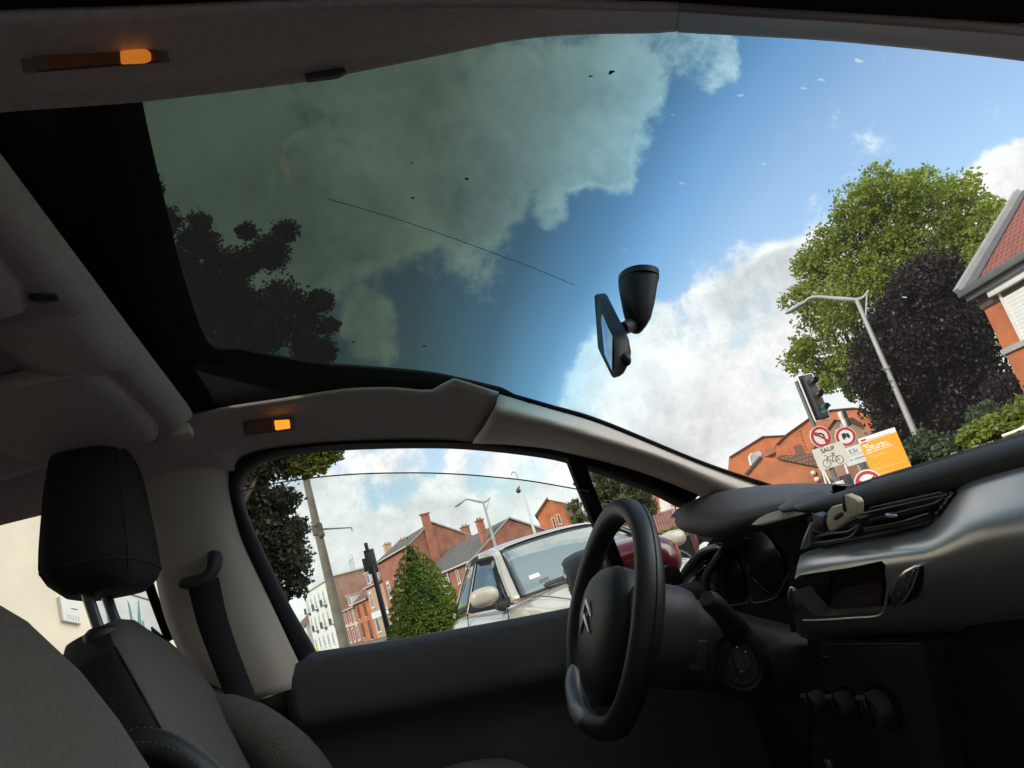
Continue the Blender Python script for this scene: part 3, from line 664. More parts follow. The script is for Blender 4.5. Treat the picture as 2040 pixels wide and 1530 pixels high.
bk, fw = seatback(drv, -.165, .45, -.345, 1.160, .385, .50, .13, .52)
for k, p in enumerate(bk.data.polygons):
    q = k % 40; a = (q + .5) / 40 * 360
    if 95 < a < 300: p.material_index = 1
def seam(o, q, i0, i1, par):
    me_ = o.data; pts = [me_.vertices[i * 40 + q].co.copy() for i in range(i0, i1)]
    MB().tube(catmull(pts, 50), .0016, 6).build('seat_seam', mat('seam_dark', (.02, .02, .02), .9), par)
seam(bk, 11, 1, 16, bk); seam(bk, 33, 1, 16, bk)
HC = Vector((-.322, .365, 1.322))
headrest(drv, HC, .270, .122, .226, R(4))
for y in (.315, .405):
    MB().tube([Vector((-.350, y, 1.26)), Vector((-.325, y, 1.10))], .0075, 10).build('headrest_post', mat('post_steel', (.10, .10, .11), .3, metal=.7), drv)
MB().rings([superring(Vector((-.330, .312, z)), (1, 0, 0), (0, 1, 0), a, b_, .7, 16) for z, a, b_ in ((1.135, .022, .030), (1.155, .021, .028), (1.161, .014, .020))]).build('post_socket', BLK, drv)
wg = MB(); pts = [at(a, b_, 1, .58) for a, b_ in [(395, 1390), (450, 1420), (520, 1470), (590, 1540), (640, 1620)]]
wg.tube(catmull(pts, 12), [.018, .028, .036, .04, .043, .046, .048, .05, .05, .05, .05, .04], 18); wg.build('seat_bolster', SEATG, drv)
cu = MB(); cu.ball((.10, .36, .50), (.30, .26, .11), 28, 14, e=.6); cu.build('seat_cushion', SEATG, drv)
ar = MB(); pts = [at(a, b_, 1, .13) for a, b_ in [(208, 1545), (232, 1506), (275, 1486), (330, 1494), (385, 1528), (440, 1580)]]
ar.tube(catmull(pts, 16), [.010, .014, .017, .018, .019, .019, .019, .019, .019, .019, .019, .019, .019, .019, .019, .015], 18)
arm2 = ar.build('centre_armrest', LTH, drv)
for off in (-.004, .010):
    st = [p + Vector((.007, -.010 - off, .0145 - off)) for p in catmull(pts, 46)]
    s = MB()
    for i in range(4, 44, 2): s.tube([st[i], st[i].lerp(st[i + 1], .6)], .0006, 5)
    s.build('stitch_line', mat('stitching', (.16, .16, .16), .8), arm2)
pas = empty('passenger_seat', (0, 0, 0)); pas.parent = car
pb, fw2 = seatback(pas, -.135, .45, -.275, 1.165, -.345, .42, .12, .55)
for p in pb.data.polygons: p.material_index = 0
cu = MB(); cu.ball((.12, -.36, .48), (.30, .26, .11), 28, 14, e=.6); cu.build('seat_cushion', SEATG, pas)
rb = MB(); rb.box((-1.35, 0, .75), (.16, 1.25, .6)); rb.box((-1.05, 0, .48), (.5, 1.25, .18)); rb.build('rear_bench', SEATG, car, bevel=.05, bseg=3)

# ---- dashboard
dash = empty('dashboard', (0, 0, 0)); dash.parent = car
def prismx(pl, x, d, name, m, parent, bevel=0.0, ang=35):
    return MB().prism(PX(pl, 0, x), (d, 0, 0)).build(name, m, parent, bevel=bevel, ang=ang)
# soft upper pad, centre to passenger side
DT = [(1608, 1006), (1625, 998), (1698, 973), (1776, 947), (1900, 910), (2040, 868), (2200, 826), (2330, 800)]
DE = [(1608, 1022), (1650, 1018), (1720, 1006), (1800, 989), (1885, 972), (1918, 962), (2040, 932), (2200, 894), (2330, 868)]
top = PX(DT, 0, .66); edg = PX(DE, 0, .603)
m1 = [a.lerp(b, .5) + Vector((-.018, 0, .010)) for a, b in zip(catmull(top, 9), catmull(edg, 9))]
back = [Vector((1.20, p.y * 1.25, p.z - .01)) for p in top]
md_ = [Vector((.90, p.y * 1.1, p.z + .002)) for p in top]
loft('upper_pad', PAD, dash, [back, md_, top, m1, edg, [p + Vector((.05, 0, -.005)) for p in edg]], n=60, k=4, thick=0)
# row of stitching along the pad
tp = catmull([t + Vector((-.012, 0, .0035)) for t in top], 150); st = MB()
for i in range(34, 148): st.tube([tp[i], tp[i] + Vector((-.007, .0, -.0035))], .0007, 4)
st.build('pad_seam', mat('seam_thread', (.05, .05, .055), .6), dash)
# brushed panel with the display recess
C0 = PX([(1594, 1106), (1620, 1094), (1700, 1079), (1780, 1063), (1848, 1048), (1872, 1016), (1895, 985), (1925, 962), (1980, 946), (2040, 931), (2200, 893), (2330, 868)], 0, .600)
C0 = [p + (EYE - p) * -(.045 if i < 5 else (.034, .022, .012, .005, 0, 0, 0)[min(i - 5, 6)]) for i, p in enumerate(C0)]
C1 = PX([(1586, 1138), (1620, 1124), (1700, 1110), (1780, 1097), (1850, 1088), (1890, 1075), (1920, 1066), (1955, 1058), (2000, 1050), (2050, 1042), (2200, 1015), (2330, 990)], 0, .550)
C2 = PX([(1578, 1185), (1620, 1177), (1700, 1164), (1780, 1152), (1850, 1141), (1895, 1130), (1935, 1118), (1970, 1106), (2010, 1096), (2060, 1088), (2200, 1070), (2330, 1055)], 0, .556)
C3 = PX([(1582, 1236), (1620, 1240), (1700, 1240), (1780, 1235), (1850, 1228), (1895, 1222), (1935, 1216), (1970, 1210), (2010, 1204), (2060, 1198), (2200, 1185), (2330, 1170)], 0, .592)
C4 = PX([(1600, 1275), (1620, 1279), (1700, 1280), (1780, 1278), (1850, 1274), (1895, 1270), (1935, 1266), (1970, 1262), (2010, 1258), (2060, 1254), (2200, 1245), (2330, 1235)], 0, .662)
C5 = [p + Vector((.05, 0, -.02)) for p in C4]
pg = [byidx(c, 7) for c in (C0, C1, C2, C3, C4, C5)]; nc = len(pg[0])
pcols = [catmull([c[i] for c in pg], 31) for i in range(nc)]
nr = 31
for _ in range(7):
    for i in range(nc):
        c = pcols[i]; pcols[i] = [c[0]] + [c[j - 1] * .25 + c[j] * .5 + c[j + 1] * .25 for j in range(1, nr - 1)] + [c[-1]]
    for j in range(nr):
        r_ = [pcols[i][j] for i in range(nc)]
        for i in range(1, nc - 1): pcols[i][j] = r_[i - 1] * .25 + r_[i] * .5 + r_[i + 1] * .25
b = MB()
vs = [pcols[i][j] for j in range(nr) for i in range(nc)]; vs += [p + Vector((.028, 0, 0)) for p in vs]; o2 = nr * nc
fs = [(j * nc + i, j * nc + i + 1, (j + 1) * nc + i + 1, (j + 1) * nc + i) for j in range(nr - 1) for i in range(nc - 1)]
fs += [tuple(o2 + k for k in f[::-1]) for f in fs]
bd = [i for i in range(nc)] + [j * nc + nc - 1 for j in range(1, nr)] + [(nr - 1) * nc + i for i in range(nc - 2, -1, -1)] + [j * nc for j in range(nr - 2, 0, -1)]
fs += [(bd[k], o2 + bd[k], o2 + bd[(k + 1) % len(bd)], bd[(k + 1) % len(bd)]) for k in range(len(bd))]
b.add(vs, fs); sp = b.build('centre_panel', SIL, dash, ang=70)
cut = MB().prism(PX([(1586, 1158), (1600, 1143), (1700, 1128), (1766, 1114), (1776, 1122), (1768, 1178), (1760, 1218), (1752, 1226), (1700, 1230), (1606, 1237), (1596, 1230)], 0, .562), (.2, 0, 0))
cut.v = [p + Vector((-.06, 0, 0)) if i < 11 else p for i, p in enumerate(cut.v)]
cut = cut.build('cutter', SIL)
bo = sp.modifiers.new('recess', 'BOOLEAN'); bo.object = cut; bo.operation = 'DIFFERENCE'; bo.solver = 'EXACT'
bpy.context.view_layer.update(); dg = bpy.context.evaluated_depsgraph_get()
nm = bpy.data.meshes.new_from_object(sp.evaluated_get(dg)); sp.modifiers.clear(); sp.data = nm; bpy.data.objects.remove(cut)
autosmooth(sp, 60)
prismx([(1570, 1130), (1800, 1095), (1800, 1245), (1575, 1260)], .640, .01, 'display_back', DBK, dash)
prismx([(1656, 1174), (1758, 1158), (1753, 1231), (1652, 1237)], .634, .004, 'display_screen', mat('screen_brown', (.055, .026, .022), .25, var=.15, vs=20), dash)
prismx([(1600, 1150), (1655, 1142), (1652, 1236), (1618, 1240)], .637, .002, 'display_surround', GLS, dash)
rim = [(1588, 1158), (1602, 1145), (1700, 1130), (1764, 1117)]
# bright edge along the recess floor
MB().tube(catmull(PX([(1600, 1236), (1640, 1235), (1700, 1231), (1750, 1227), (1762, 1214), (1768, 1178), (1774, 1130)], 0, .572), 30), .0016, 6).build('recess_edge', SIL, dash)
# buttons with chrome rims
def button(name, pl, x, pl_in):
    o = prismx(pl, x, .035 if name != 'lock_button' else .006, name, CHR, dash, bevel=.0015)
    prismx(pl_in, x - .001, .004, 'button_face', mat('button_grey', (.06, .055, .055), .22), o, bevel=.001)
    return o
hb = button('hazard_button', [(1771, 1209), (1776, 1180), (1786, 1150), (1800, 1136), (1822, 1126), (1831, 1128), (1830, 1140), (1818, 1172), (1803, 1198), (1790, 1209)], .548, [(1776, 1204), (1780, 1180), (1789, 1154), (1802, 1140), (1820, 1131), (1826, 1133), (1814, 1170), (1800, 1194), (1788, 1204)])
for pl in ([(1799, 1180), (1799, 1158), (1808, 1170)], [(1788, 1190), (1789, 1178), (1794, 1184)]):
    q = PX(pl, 0, .545); MB().tube(q + [q[0]], .0006, 5).build('warning_triangle', CHR, hb)
q = PX([(1806, 1178), (1814, 1150), (1821, 1136)], 0, .545); MB().tube(q, .0006, 5).build('button_split', CHR, hb)
button('lock_button', [(1567, 1180), (1572, 1169), (1579, 1172), (1582, 1195), (1582, 1216), (1576, 1222), (1571, 1212)], .562, [(1570, 1182), (1573, 1174), (1578, 1177), (1579, 1195), (1579, 1212), (1576, 1216), (1573, 1208)])
# centre air vent
vent = prismx([(1608, 1030), (1640, 1020), (1720, 1007), (1800, 990), (1885, 973), (1905, 975), (1880, 1015), (1850, 1050), (1780, 1064), (1700, 1080), (1615, 1097)], .622, .01, 'air_vent', GLS, dash)
LV = mat('vent_black', (.010, .010, .011), .28, spec=.7)
def slat(pl, x, th, name='vent_slat', m=LV, par=vent):
    if name == 'vent_slat':
        q = catmull(PX(pl, 0, x), 20); return loft(name, m, par, [[p + Vector((0, 0, .0012)) for p in q], [p + Vector((.018, 0, -.001)) for p in q]], n=20, k=1, thick=.0022, off=0)
    return MB().tube(catmull(PX(pl, 0, x), 20), th, 8).build(name, m, par)
EDGM = mat('vent_edge', (.22, .22, .22), .25, metal=.8)
q = PX([(1723, 1036), (1727, 1024), (1736, 1011), (1800, 997), (1876, 980), (1880, 984), (1874, 996), (1862, 1002), (1800, 1018), (1723, 1036)], 0, .606)
b = MB(); b.prism([p + Vector((.012, 0, 0)) for p in q[:-1]], (.006, 0, 0)); b.build('vent_flap', LV, vent); MB().tube(lin(q, 60), .0009, 6).build('vent_outline', EDGM, vent)
for pl in ([(1722, 1052), (1790, 1040), (1850, 1022)], [(1712, 1024), (1800, 1004), (1888, 984)], [(1620, 1070), (1660, 1062), (1690, 1058), (1708, 1046)], [(1618, 1082), (1690, 1070), (1712, 1044)]):
    slat(pl, .606, .0011, 'vent_outline', EDGM)
for pl in ([(1722, 1041), (1790, 1028), (1858, 1012)], [(1722, 1060), (1790, 1048), (1850, 1034)], [(1620, 1052), (1712, 1034)], [(1620, 1090), (1720, 1072), (1845, 1046)], [(1640, 1030), (1715, 1014)]):
    slat(pl, .612, .004)
MB().ball(at(1776, 1026, 0, .604), (.004, .011, .003), 14, 8, rot=Matrix.Rotation(R(12), 3, 'X')).build('vent_tab', CHR, vent)
tw = prismx([(1860, 1032), (1866, 1018), (1886, 990), (1898, 980), (1903, 981), (1890, 1004), (1874, 1026)], .604, .01, 'vent_thumbwheel', GLS, vent, bevel=.002)
for i in range(7): MB().ball(at(1866 + 5 * i, 1022 - 6.6 * i, 0, .603), .0018, 8, 6).build('wheel_ridge', EDGM, tw) if i % 2 == 0 else None
prismx([(1592, 1096), (1600, 1070), (1613, 1040), (1618, 1043), (1611, 1065), (1609, 1090)], .600, .012, 'vent_cheek', mat('satin_grey', (.34, .33, .33), .35, metal=.6), dash, bevel=.002)
# dark mass of the dash on the driver's side and below
prismx([(1337, 1190), (1362, 1148), (1392, 1104), (1416, 1072), (1500, 1060), (1625, 1018), (1625, 1100), (1590, 1112), (1580, 1190), (1606, 1270), (1640, 1284), (1640, 1700), (1230, 1700), (1262, 1400), (1330, 1210)], .72, .3, 'dash_body', DBK, dash, bevel=.006)
b = MB(); b.box((.90, -.42, .80), (.55, .66, .34)); b.box((.80, -.05, .55), (.36, .34, .62)); b.build('glovebox_body', DBK, dash, bevel=.02, bseg=3)
b = MB(); b.box((.30, 0, .42), (.9, .20, .36)); b.build('centre_tunnel', BLK, dash, bevel=.03, bseg=3)
# climate controls
hv = prismx([(1628, 1286), (1838, 1286), (1846, 1330), (1862, 1410), (1888, 1560), (1905, 1700), (1612, 1700), (1618, 1500)], .592, .12, 'climate_panel', mat('control_black', (.030, .030, .031), .4, bump=.1, bs=900), dash, bevel=.003)
slat([(1640, 1284), (1740, 1282.5), (1836, 1283)], .59, .0012, 'panel_edge', mat('edge_rose', (.10, .07, .07), .4), hv)
slat([(1637, 1308), (1651, 1309)], .59, .0012, 'indicator_mark', CHR, hv)
for (px, py, r) in ((1643, 1392, .0155), (1697, 1397, .0175), (1766, 1406, .022)):
    c = at(px, py, 0, .592); kb = MB()
    kb.disc(c, (-1, 0, 0), r * 1.25, .006); kn = kb.build('climate_knob', GLS, hv, bevel=.001)
    kb = MB(); kb.rings([superring(c + Vector((d, 0, 0)), (0, 1, 0), (0, 0, 1), r * f, r * f, 1, 26) for d, f in ((-.006, 1), (-.022, .92), (-.025, .82))]); kb.build('knob_grip', BLK, kn)
    MB().box(c + Vector((-.026, 0, r * .1)), (.010, r * .42, r * 1.7)).build('knob_ridge', GLS, kn, bevel=.003)
    MB().tube([c + Vector((-.0075, r * 1.2 * math.cos(a), r * 1.2 * math.sin(a))) for a in np.linspace(R(200), R(262), 10)], .0007, 6).build('knob_ring', EDGM, kn)
    MB().box(c + Vector((-.030, .0, r * .88)), (.006, r * .5, .004)).build('knob_pointer', mat('pointer_silver', (.4, .4, .4), .3, metal=.7), kn)
MB().ball(at(1652, 1525, 0, .59), (.006, .012, .010), 14, 8).build('lower_knob', EDGM, hv)
# instrument hood
hood = empty('instrument_hood', (0, 0, 0)); hood.parent = dash
HT = [at(a, b, 0, x) for a, b, x in [(1352, 1030, .70), (1372, 1006, .72), (1429, 981, .76), (1521, 967, .80), (1600, 966, .80), (1690, 969, .80)]]
HL = [at(a, b, 0, x) for a, b, x in [(1350, 1036, .69), (1364, 1040, .665), (1430, 1040, .65), (1510, 1022, .645), (1600, 1001, .64), (1660, 985, .66)]]
HB = [at(a, b, 0, x) for a, b, x in [(1351, 1040, .69), (1362, 1056, .68), (1415, 1072, .68), (1480, 1062, .69), (1580, 1036, .70), (1660, 1010, .71)]]
HM = [a.lerp(b, .45) + Vector((-.012, 0, .010)) for a, b in zip(catmull(HT, 8), catmull(HL, 8))]
HBK = [Vector((1.0, p.y, p.z - .16)) for p in HT]; HB2 = [Vector((.90, p.y, p.z - .035)) for p in HT]
loft('hood_shell', PAD, hood, [HBK, HB2, HT, HM, HL, HB, [p + Vector((.12, 0, -.02)) for p in HB]], n=40, k=5, thick=0)
lens = MB().prism([at(a, b, 0, .638) for a, b in [(1495, 1046), (1511, 1032), (1530, 1023), (1556, 1016), (1596, 1020), (1606, 1024), (1560, 1036), (1520, 1047)]], (.004, 0, 0)).build('hood_lens', mat('clear_lens_rest', (.40, .37, .35), .14, spec=.8), hood, bevel=.0012)
# rising dark pad behind the hood near the centre
loft('centre_hump', PAD, hood, [[at(a, b, 0, .66) for a, b in [(1556, 1004), (1590, 984), (1640, 976), (1668, 990)]], [at(a, b, 0, .63) for a, b in [(1550, 1012), (1590, 1000), (1630, 996), (1662, 999)]], [at(a, b, 0, .62) for a, b in [(1556, 1018), (1596, 1012), (1630, 1008), (1660, 1004)]]], n=20, k=4, thick=.004)
# binnacle dials
for (px, py, rr) in ((1452, 1140, .050), (1520, 1118, .062)):
    c = at(px, py, 0, .715)
    MB().tube([c + Vector((0, rr * math.cos(a), rr * math.sin(a) * 1.0)) for a in np.linspace(0, 2 * math.pi, 48)], .0022, 6, cap=False).build('dial_ring', GLS, hood)
    MB().disc(c + Vector((.002, 0, 0)), (-1, 0, 0), rr, .002).build('dial_face', GLS, hood)
bz = MB(); bz.tube(catmull([at(a, b_, 0, .69) for a, b_ in [(1448, 1206), (1474, 1204), (1492, 1198), (1494, 1184), (1500, 1200), (1530, 1196), (1550, 1184), (1572, 1140)]], 40), .0014, 6); bz.build('binnacle_edge', mat('edge_dim', (.09, .09, .09), .35), hood)
# side vent by the door with its sweeping frame
sv = prismx([(1340, 1186), (1347, 1168), (1368, 1136), (1392, 1108), (1407, 1098), (1408, 1112), (1398, 1136), (1378, 1172), (1368, 1186)], .70, .02, 'air_vent', GLS, dash, bevel=.003)
for pl in ([(1350, 1174), (1374, 1152), (1404, 1128)], [(1348, 1184), (1372, 1168), (1396, 1150)], [(1362, 1156), (1384, 1136), (1406, 1118)]): slat(pl, .695, .0016, 'vent_slat', EDGM if pl[0][1] == 1174 else LV, sv)
MB().ball(at(1372, 1180, 0, .693), (.003, .007, .004), 12, 8).build('vent_tab', CHR, sv)
fr = MB(); fr.tube(catmull([at(a, b_, 0, .69) for a, b_ in [(1336, 1192), (1346, 1166), (1368, 1132), (1398, 1100), (1440, 1090), (1424, 1120), (1406, 1150), (1410, 1190)]], 40), [.005] * 10 + [.007] * 15 + [.008] * 15, 8); fr.build('vent_frame', mat('frame_satin', (.055, .055, .058), .32, spec=.8), dash)
wt = MB()
for i in range(6): wt.ball(at(1384 + 3.4 * i, 1184 - 7 * i, 0, .688), .0028, 8, 6)
wt.build('vent_thumbwheel', GLS, sv)

# ---- steering column and wheel
WC = Vector((.385, .36, .961)); TILT = R(26)
WU = Vector((math.sin(TILT), 0, math.cos(TILT))); WY = Vector((0, 1, 0)); WN = Vector((-math.cos(TILT), 0, math.sin(TILT)))   # up in the wheel plane, left, towards the driver
def wp(a, b, c=0): return WC + WY * a + WU * b + WN * c
stw = empty('steering_wheel', (0, 0, 0)); stw.parent = car
RR = .176; rs = []; n = 72
for i in range(n):
    a = 2 * math.pi * i / n; cx, cy = RR * math.cos(a), RR * math.sin(a)
    if cy < -.150: cy = -.150 - (abs(cy) - .150) * .45      # flattened at the bottom
    th = .0215 + .0015 * math.cos(4 * a)
    t = math.atan2(cy, cx); out = WY * math.cos(t) + WU * math.sin(t)
    rs.append([wp(cx, cy) + out * (.0185 * math.cos(q)) + WN * (th * math.sin(q)) for q in np.linspace(0, 2 * math.pi, 20, endpoint=False)])
b = MB(); b.rings(rs + [rs[0]], cap=False); b.build('rim', LTH, stw, ang=80)
# stitched seam on the outside of the rim and bright inserts
b = MB(); q = [wp((RR + .0187) * math.cos(a), (RR + .0187) * math.sin(a), -.004) for a in np.linspace(R(-20), R(200), 70)]
b.tube(q, .0007, 5); b.build('rim_seam', DBK, stw)
# spokes
def spoke(a0, a1, r0, r1, w0, w1, d0, d1, m, name='spoke'):
    b = MB(); rs = []
    for t in np.linspace(0, 1, 8):
        r = r0 + (r1 - r0) * t; a = a0 + (a1 - a0) * t; w = w0 + (w1 - w0) * t - .008 * math.sin(math.pi * t)
        o = WY * math.cos(a) + WU * math.sin(a); s = WN.cross(o)
        rs.append(superring(WC + o * r + WN * (d0 + (d1 - d0) * t), s, WN, w, .011, .7, 16))
    b.rings(rs); return b.build(name, m, stw)
spoke(R(8), R(12), .05, .172, .042, .034, -.012, -.002, BLK); spoke(R(172), R(168), .05, .172, .042, .034, -.012, -.002, BLK)
SPS = mat('spoke_silver', (.36, .355, .35), .42, metal=.3)
b = MB(); q = []
for a in np.linspace(R(-88), R(-28), 16):
    cx, cy = (RR - .010) * math.cos(a), (RR - .010) * math.sin(a)
    if cy < -.150: cy = -.150 - (abs(cy) - .150) * .45
    q.append(wp(cx, cy, .011))
b.tube(q, [.004, .010, .014] + [.016] * 10 + [.014, .010, .004], 12); b.build('rim_insert', SPS, stw)
# airbag cover
b = MB(); rs = []
for i, (d, f) in enumerate(((-.050, .80), (-.02, .98), (.004, 1.0), (.016, .95), (.026, .82), (.033, .60), (.037, .32), (.038, .06))):
    ring = []
    for q in np.linspace(0, 2 * math.pi, 36, endpoint=False):
        s = lambda v: math.copysign(abs(v) ** .8, v); yy = .104 * s(math.cos(q)); zz = .094 * s(math.sin(q)) - .012
        if zz < 0: yy *= 1 - .30 * min(1, -zz / .10); zz *= 1.25
        ring.append(wp(yy * f, (zz + .008) * f - .008, d))
    rs.append(ring)
b.rings(rs); hub = b.build('airbag_cover', mat('airbag_black', (.026, .026, .029), .48, bump=.2, bs=1100, spec=.5), stw, ang=80)
# double chevron emblem
for dz in (.018, -.006):
    b = MB(); w = .0040
    pts = [wp(-.026, dz - .022, .0365), wp(0, dz + .004, .041), wp(.026, dz - .022, .0365)]
    for p, q in ((pts[0], pts[1]), (pts[1], pts[2])):
        d = (q - p).normalized(); s = WN.cross(d) * w
        b.prism([p - s * .35, q - s, q + s, p + s * .35], WN * .003)
    b.build('chevron_emblem', mat('emblem_steel', (.42, .42, .43), .3, metal=1), hub)
# column, stalks, ignition
col = MB(); rs = []
for t, (a_, b__) in zip((0, .25, .5, .75, 1), ((.075, .072), (.074, .072), (.070, .066), (.066, .06), (.064, .058))):
    c = WC + WN * (-.05 - .26 * t) + WU * -.018
    rs.append(superring(c, WY, WU, a_, b__, .75, 28))
col.rings(rs); cl = col.build('steering_column', BLK, car, ang=60)
b = MB(); b.rings([superring(WC + WN * d + WU * -.012, WY, WU, .083 * f, .080 * f, .8, 32) for d, f in ((-.045, .93), (-.06, 1.0), (-.10, 1.0), (-.118, .96))]); b.build('column_collar', mat('collar_grey', (.045, .045, .048), .5, bump=.2, bs=900), cl)
ST = [at(1478, 1270, 1, .30), at(1462, 1250, 1, .27), at(1440, 1222, 1, .24), at(1418, 1200, 1, .215), at(1408, 1192, 1, .205)]
MB().tube(catmull(ST, 14), [.017, .019, .020, .0195, .019, .018, .017, .0165, .016, .016, .016, .016, .015, .011], 18).build('wiper_stalk', BLK, cl)
c = at(1472, 1318, 1, .27); d = (EYE - c).normalized()
b = MB(); b.rings([superring(c + d * k, d.cross(Vector((0, 0, 1))).normalized(), Vector((0, 0, 1)), r1, r2, .9, 28) for k, r1, r2 in ((-.10, .050, .062), (-.03, .044, .056), (-.006, .036, .046), (0, .032, .042), (-.002, .029, .038), (-.014, .026, .034), (-.016, .010, .012))]); ig = b.build('ignition_housing', BLK, cl, ang=50)
MB().disc(c - d * .012, d, .018, .010).build('key_barrel', BLK, ig, bevel=.002)
MB().box(c + d * .006, (.008, .016, .040), rot=d.to_track_quat('X', 'Z').to_matrix()).build('ignition_key', BLK, ig, bevel=.003)
for (px, py) in ((1468, 1290), (1485, 1299), (1477, 1338)): MB().ball(at(px, py, 1, .22), .0016, 8, 6).build('key_glint', CHR, ig)
c = at(1384, 1306, 1, .30)
kb = MB(); kb.box(c, (.035, .03, .05), rot=Matrix.Rotation(R(20), 3, 'Y')); kb.build('column_lever', BLK, cl, bevel=.006, bseg=3)
MB().box(c + Vector((-.012, -.008, .022)), (.016, .022, .006), rot=Matrix.Rotation(R(20), 3, 'Y')).build('lever_cap', mat('lever_grey', (.07, .07, .07), .4), cl, bevel=.002)

# ---- rear view mirror hanging from the windscreen
mir = empty('rear_view_mirror', (0, 0, 0)); mir.parent = car
XM = .40
def quadrings(pls): return [[at(a, b, 0, x) for a, b in pl] for pl, x in pls]
FACE = [(1184, 588), (1190, 583), (1196, 591), (1210, 620), (1223, 672), (1224, 700), (1224, 740), (1222, 753), (1219, 752), (1204, 721), (1191, 694), (1186, 655)]
def scaled(pl, f, dx=0, dy=0):
    cx = sum(p[0] for p in pl) / len(pl); cy = sum(p[1] for p in pl) / len(pl)
    return [(cx + (a - cx) * f + dx, cy + (b - cy) * f + dy) for a, b in pl]
# near (y<0) face of the shell carries the light: front glass in the plane facing back into the cabin
GY0, GY1 = -.075, .085
def mp(px, py, yv): return at(px, py, 1, yv)
fr_ = [mp(1224, 678, -.10), mp(1224, 752, -.10), mp(1191, 694, .06), mp(1185, 660, .06), mp(1184, 590, .04), mp(1190, 583, .02)]
gl_ = [mp(1223, 674, -.098), mp(1222, 742, -.098), mp(1198, 683, .055), mp(1195, 655, .055), mp(1194, 608, .04), mp(1200, 612, .01)]
bk_ = [mp(1259, 694, -.10), mp(1242, 745, -.10), mp(1225, 740, .06), mp(1230, 690, .06), mp(1215, 600, .04), mp(1208, 583, .02)]
# closed shell: front loop, belly loop, back loop
nn = 26
def loopres(pl): return lin(pl + [pl[0]], nn + 1)[:-1]
A_ = loopres([mp(1184, 590, .05), mp(1188, 583, .05), mp(1224, 676, -.09), mp(1224, 753, -.09), mp(1219, 751, -.06), mp(1191, 694, .05)])
B_ = loopres([mp(1188, 586, .055), mp(1203, 581, .05), mp(1247, 660, -.09), mp(1244, 742, -.09), mp(1232, 752, -.06), mp(1206, 700, .05)])
C_ = loopres([mp(1196, 592, .045), mp(1208, 585, .04), mp(1252, 672, -.07), mp(1260, 715, -.07), mp(1246, 730, -.05), mp(1216, 690, .04)])
D_ = loopres([mp(1206, 610, .03), mp(1214, 606, .03), mp(1250, 680, -.05), mp(1256, 705, -.05), mp(1244, 715, -.04), mp(1222, 675, .03)])
MIRB = mat('mirror_shell', (.020, .019, .021), .5, bump=.15, bs=900)
MB().rings([A_, B_, C_, D_]).build('mirror_housing', MIRB, mir, ang=60)
G_ = [mp(1194, 604, .046), mp(1223.5, 672, -.086), mp(1222.5, 738, -.086), mp(1198, 684, .046)]
gn = (G_[1] - G_[0]).cross(G_[3] - G_[0]).normalized()
if gn.dot(EYE - G_[0]) < 0: gn = -gn
MB().prism([p + gn * .0012 for p in G_], gn * .001).build('mirror_glass', mat('mirror_pale', (.80, .83, .86), .04, metal=1), mir)
MB().ball(at(1247, 716, 1, -.088), (.006, .006, .008), 12, 8).build('dip_lever', MIRB, mir)
MB().tube([at(1240, 655, 1, -.03), at(1252, 650, 1, -.01), at(1268, 642, 1, 0.0)], [.008, .009, .008], 14).build('mirror_stem', MIRB, mir)
# bracket glued to the glass
rs = []
for (x0, y0), (x1, y1), ww in (((1236, 557), (1308, 563), .018), ((1238, 570), (1305, 572), .018), ((1245, 610), (1299, 612), .016), ((1252, 640), (1292, 640), .014), ((1262, 657), (1284, 654), .010), ((1268, 661), (1279, 660), .006)):
    a, b_ = at(x0, y0, 1, 0), at(x1, y1, 1, 0); c = (a + b_) / 2; ax = (b_ - a) / 2
    rs.append(superring(c, ax, Vector((0, ww * 1.5, 0)) + (EYE - c).normalized() * 0, 1, 1, .7, 22))
MB().rings(rs).build('mirror_bracket', MIRB, mir, ang=60)
a = at(1272, 556, 1, 0)
rs = [superring(at(1272, 554 + k, 1, 0), (at(1309, 556 + k, 1, 0) - at(1235, 552 + k, 1, 0)) / 2, (0, .030, 0), 1, 1, .9, 24) for k in (-7, -2, 4)]
MB().rings(rs).build('bracket_foot', MIRB, mir)

# ---- phone holder clipped on the vent
ph = empty('phone_holder', at(1660, 1050, 0, .59), 0, 'cream and black phone holder clipped to the central air vent', 'phone holder')
CRM = mat('cream_plastic', (.72, .63, .46), .42, var=.03, vs=30); PHB = mat('holder_black', (.012, .012, .012), .35)
def ploc(o): o.parent = ph; o.matrix_parent_inverse = Matrix.Translation(-ph.location); return o
arm_out = PX([(1648, 1019), (1656, 1010), (1678, 1004), (1694, 1012), (1694, 1030), (1680, 1042), (1657, 1058), (1650, 1056), (1645, 1040)], 0, .565)
slot = PX([(1660, 1031), (1664, 1026), (1674, 1020), (1680, 1022), (1679, 1028), (1668, 1036), (1661, 1036)], 0, .5645)
ploc(MB().prism(arm_out, (.009, 0, 0)).build('holder_arm', CRM, bevel=.002, bseg=3))
ploc(MB().prism(slot, (.002, 0, 0)).build('arm_slot', PHB, bevel=.0003))
ploc(MB().prism(PX([(1676, 990), (1684, 986), (1702, 994), (1708, 1002), (1708, 1024), (1703, 1030), (1696, 1028), (1681, 1018)], 0, .555), (.010, 0, 0)).build('holder_jaw', CRM, bevel=.002, bseg=3))
ploc(MB().prism(PX([(1676, 990), (1680, 987), (1685, 1018), (1681, 1021), (1677, 1012)], 0, .554), (.015, 0, 0)).build('jaw_pad', PHB, bevel=.001))
ploc(MB().prism(PX([(1617, 1024), (1638, 1032), (1645, 1024), (1648, 1056), (1642, 1064), (1620, 1056)], 0, .570), (.016, 0, 0)).build('spring_grip', PHB, bevel=.002))
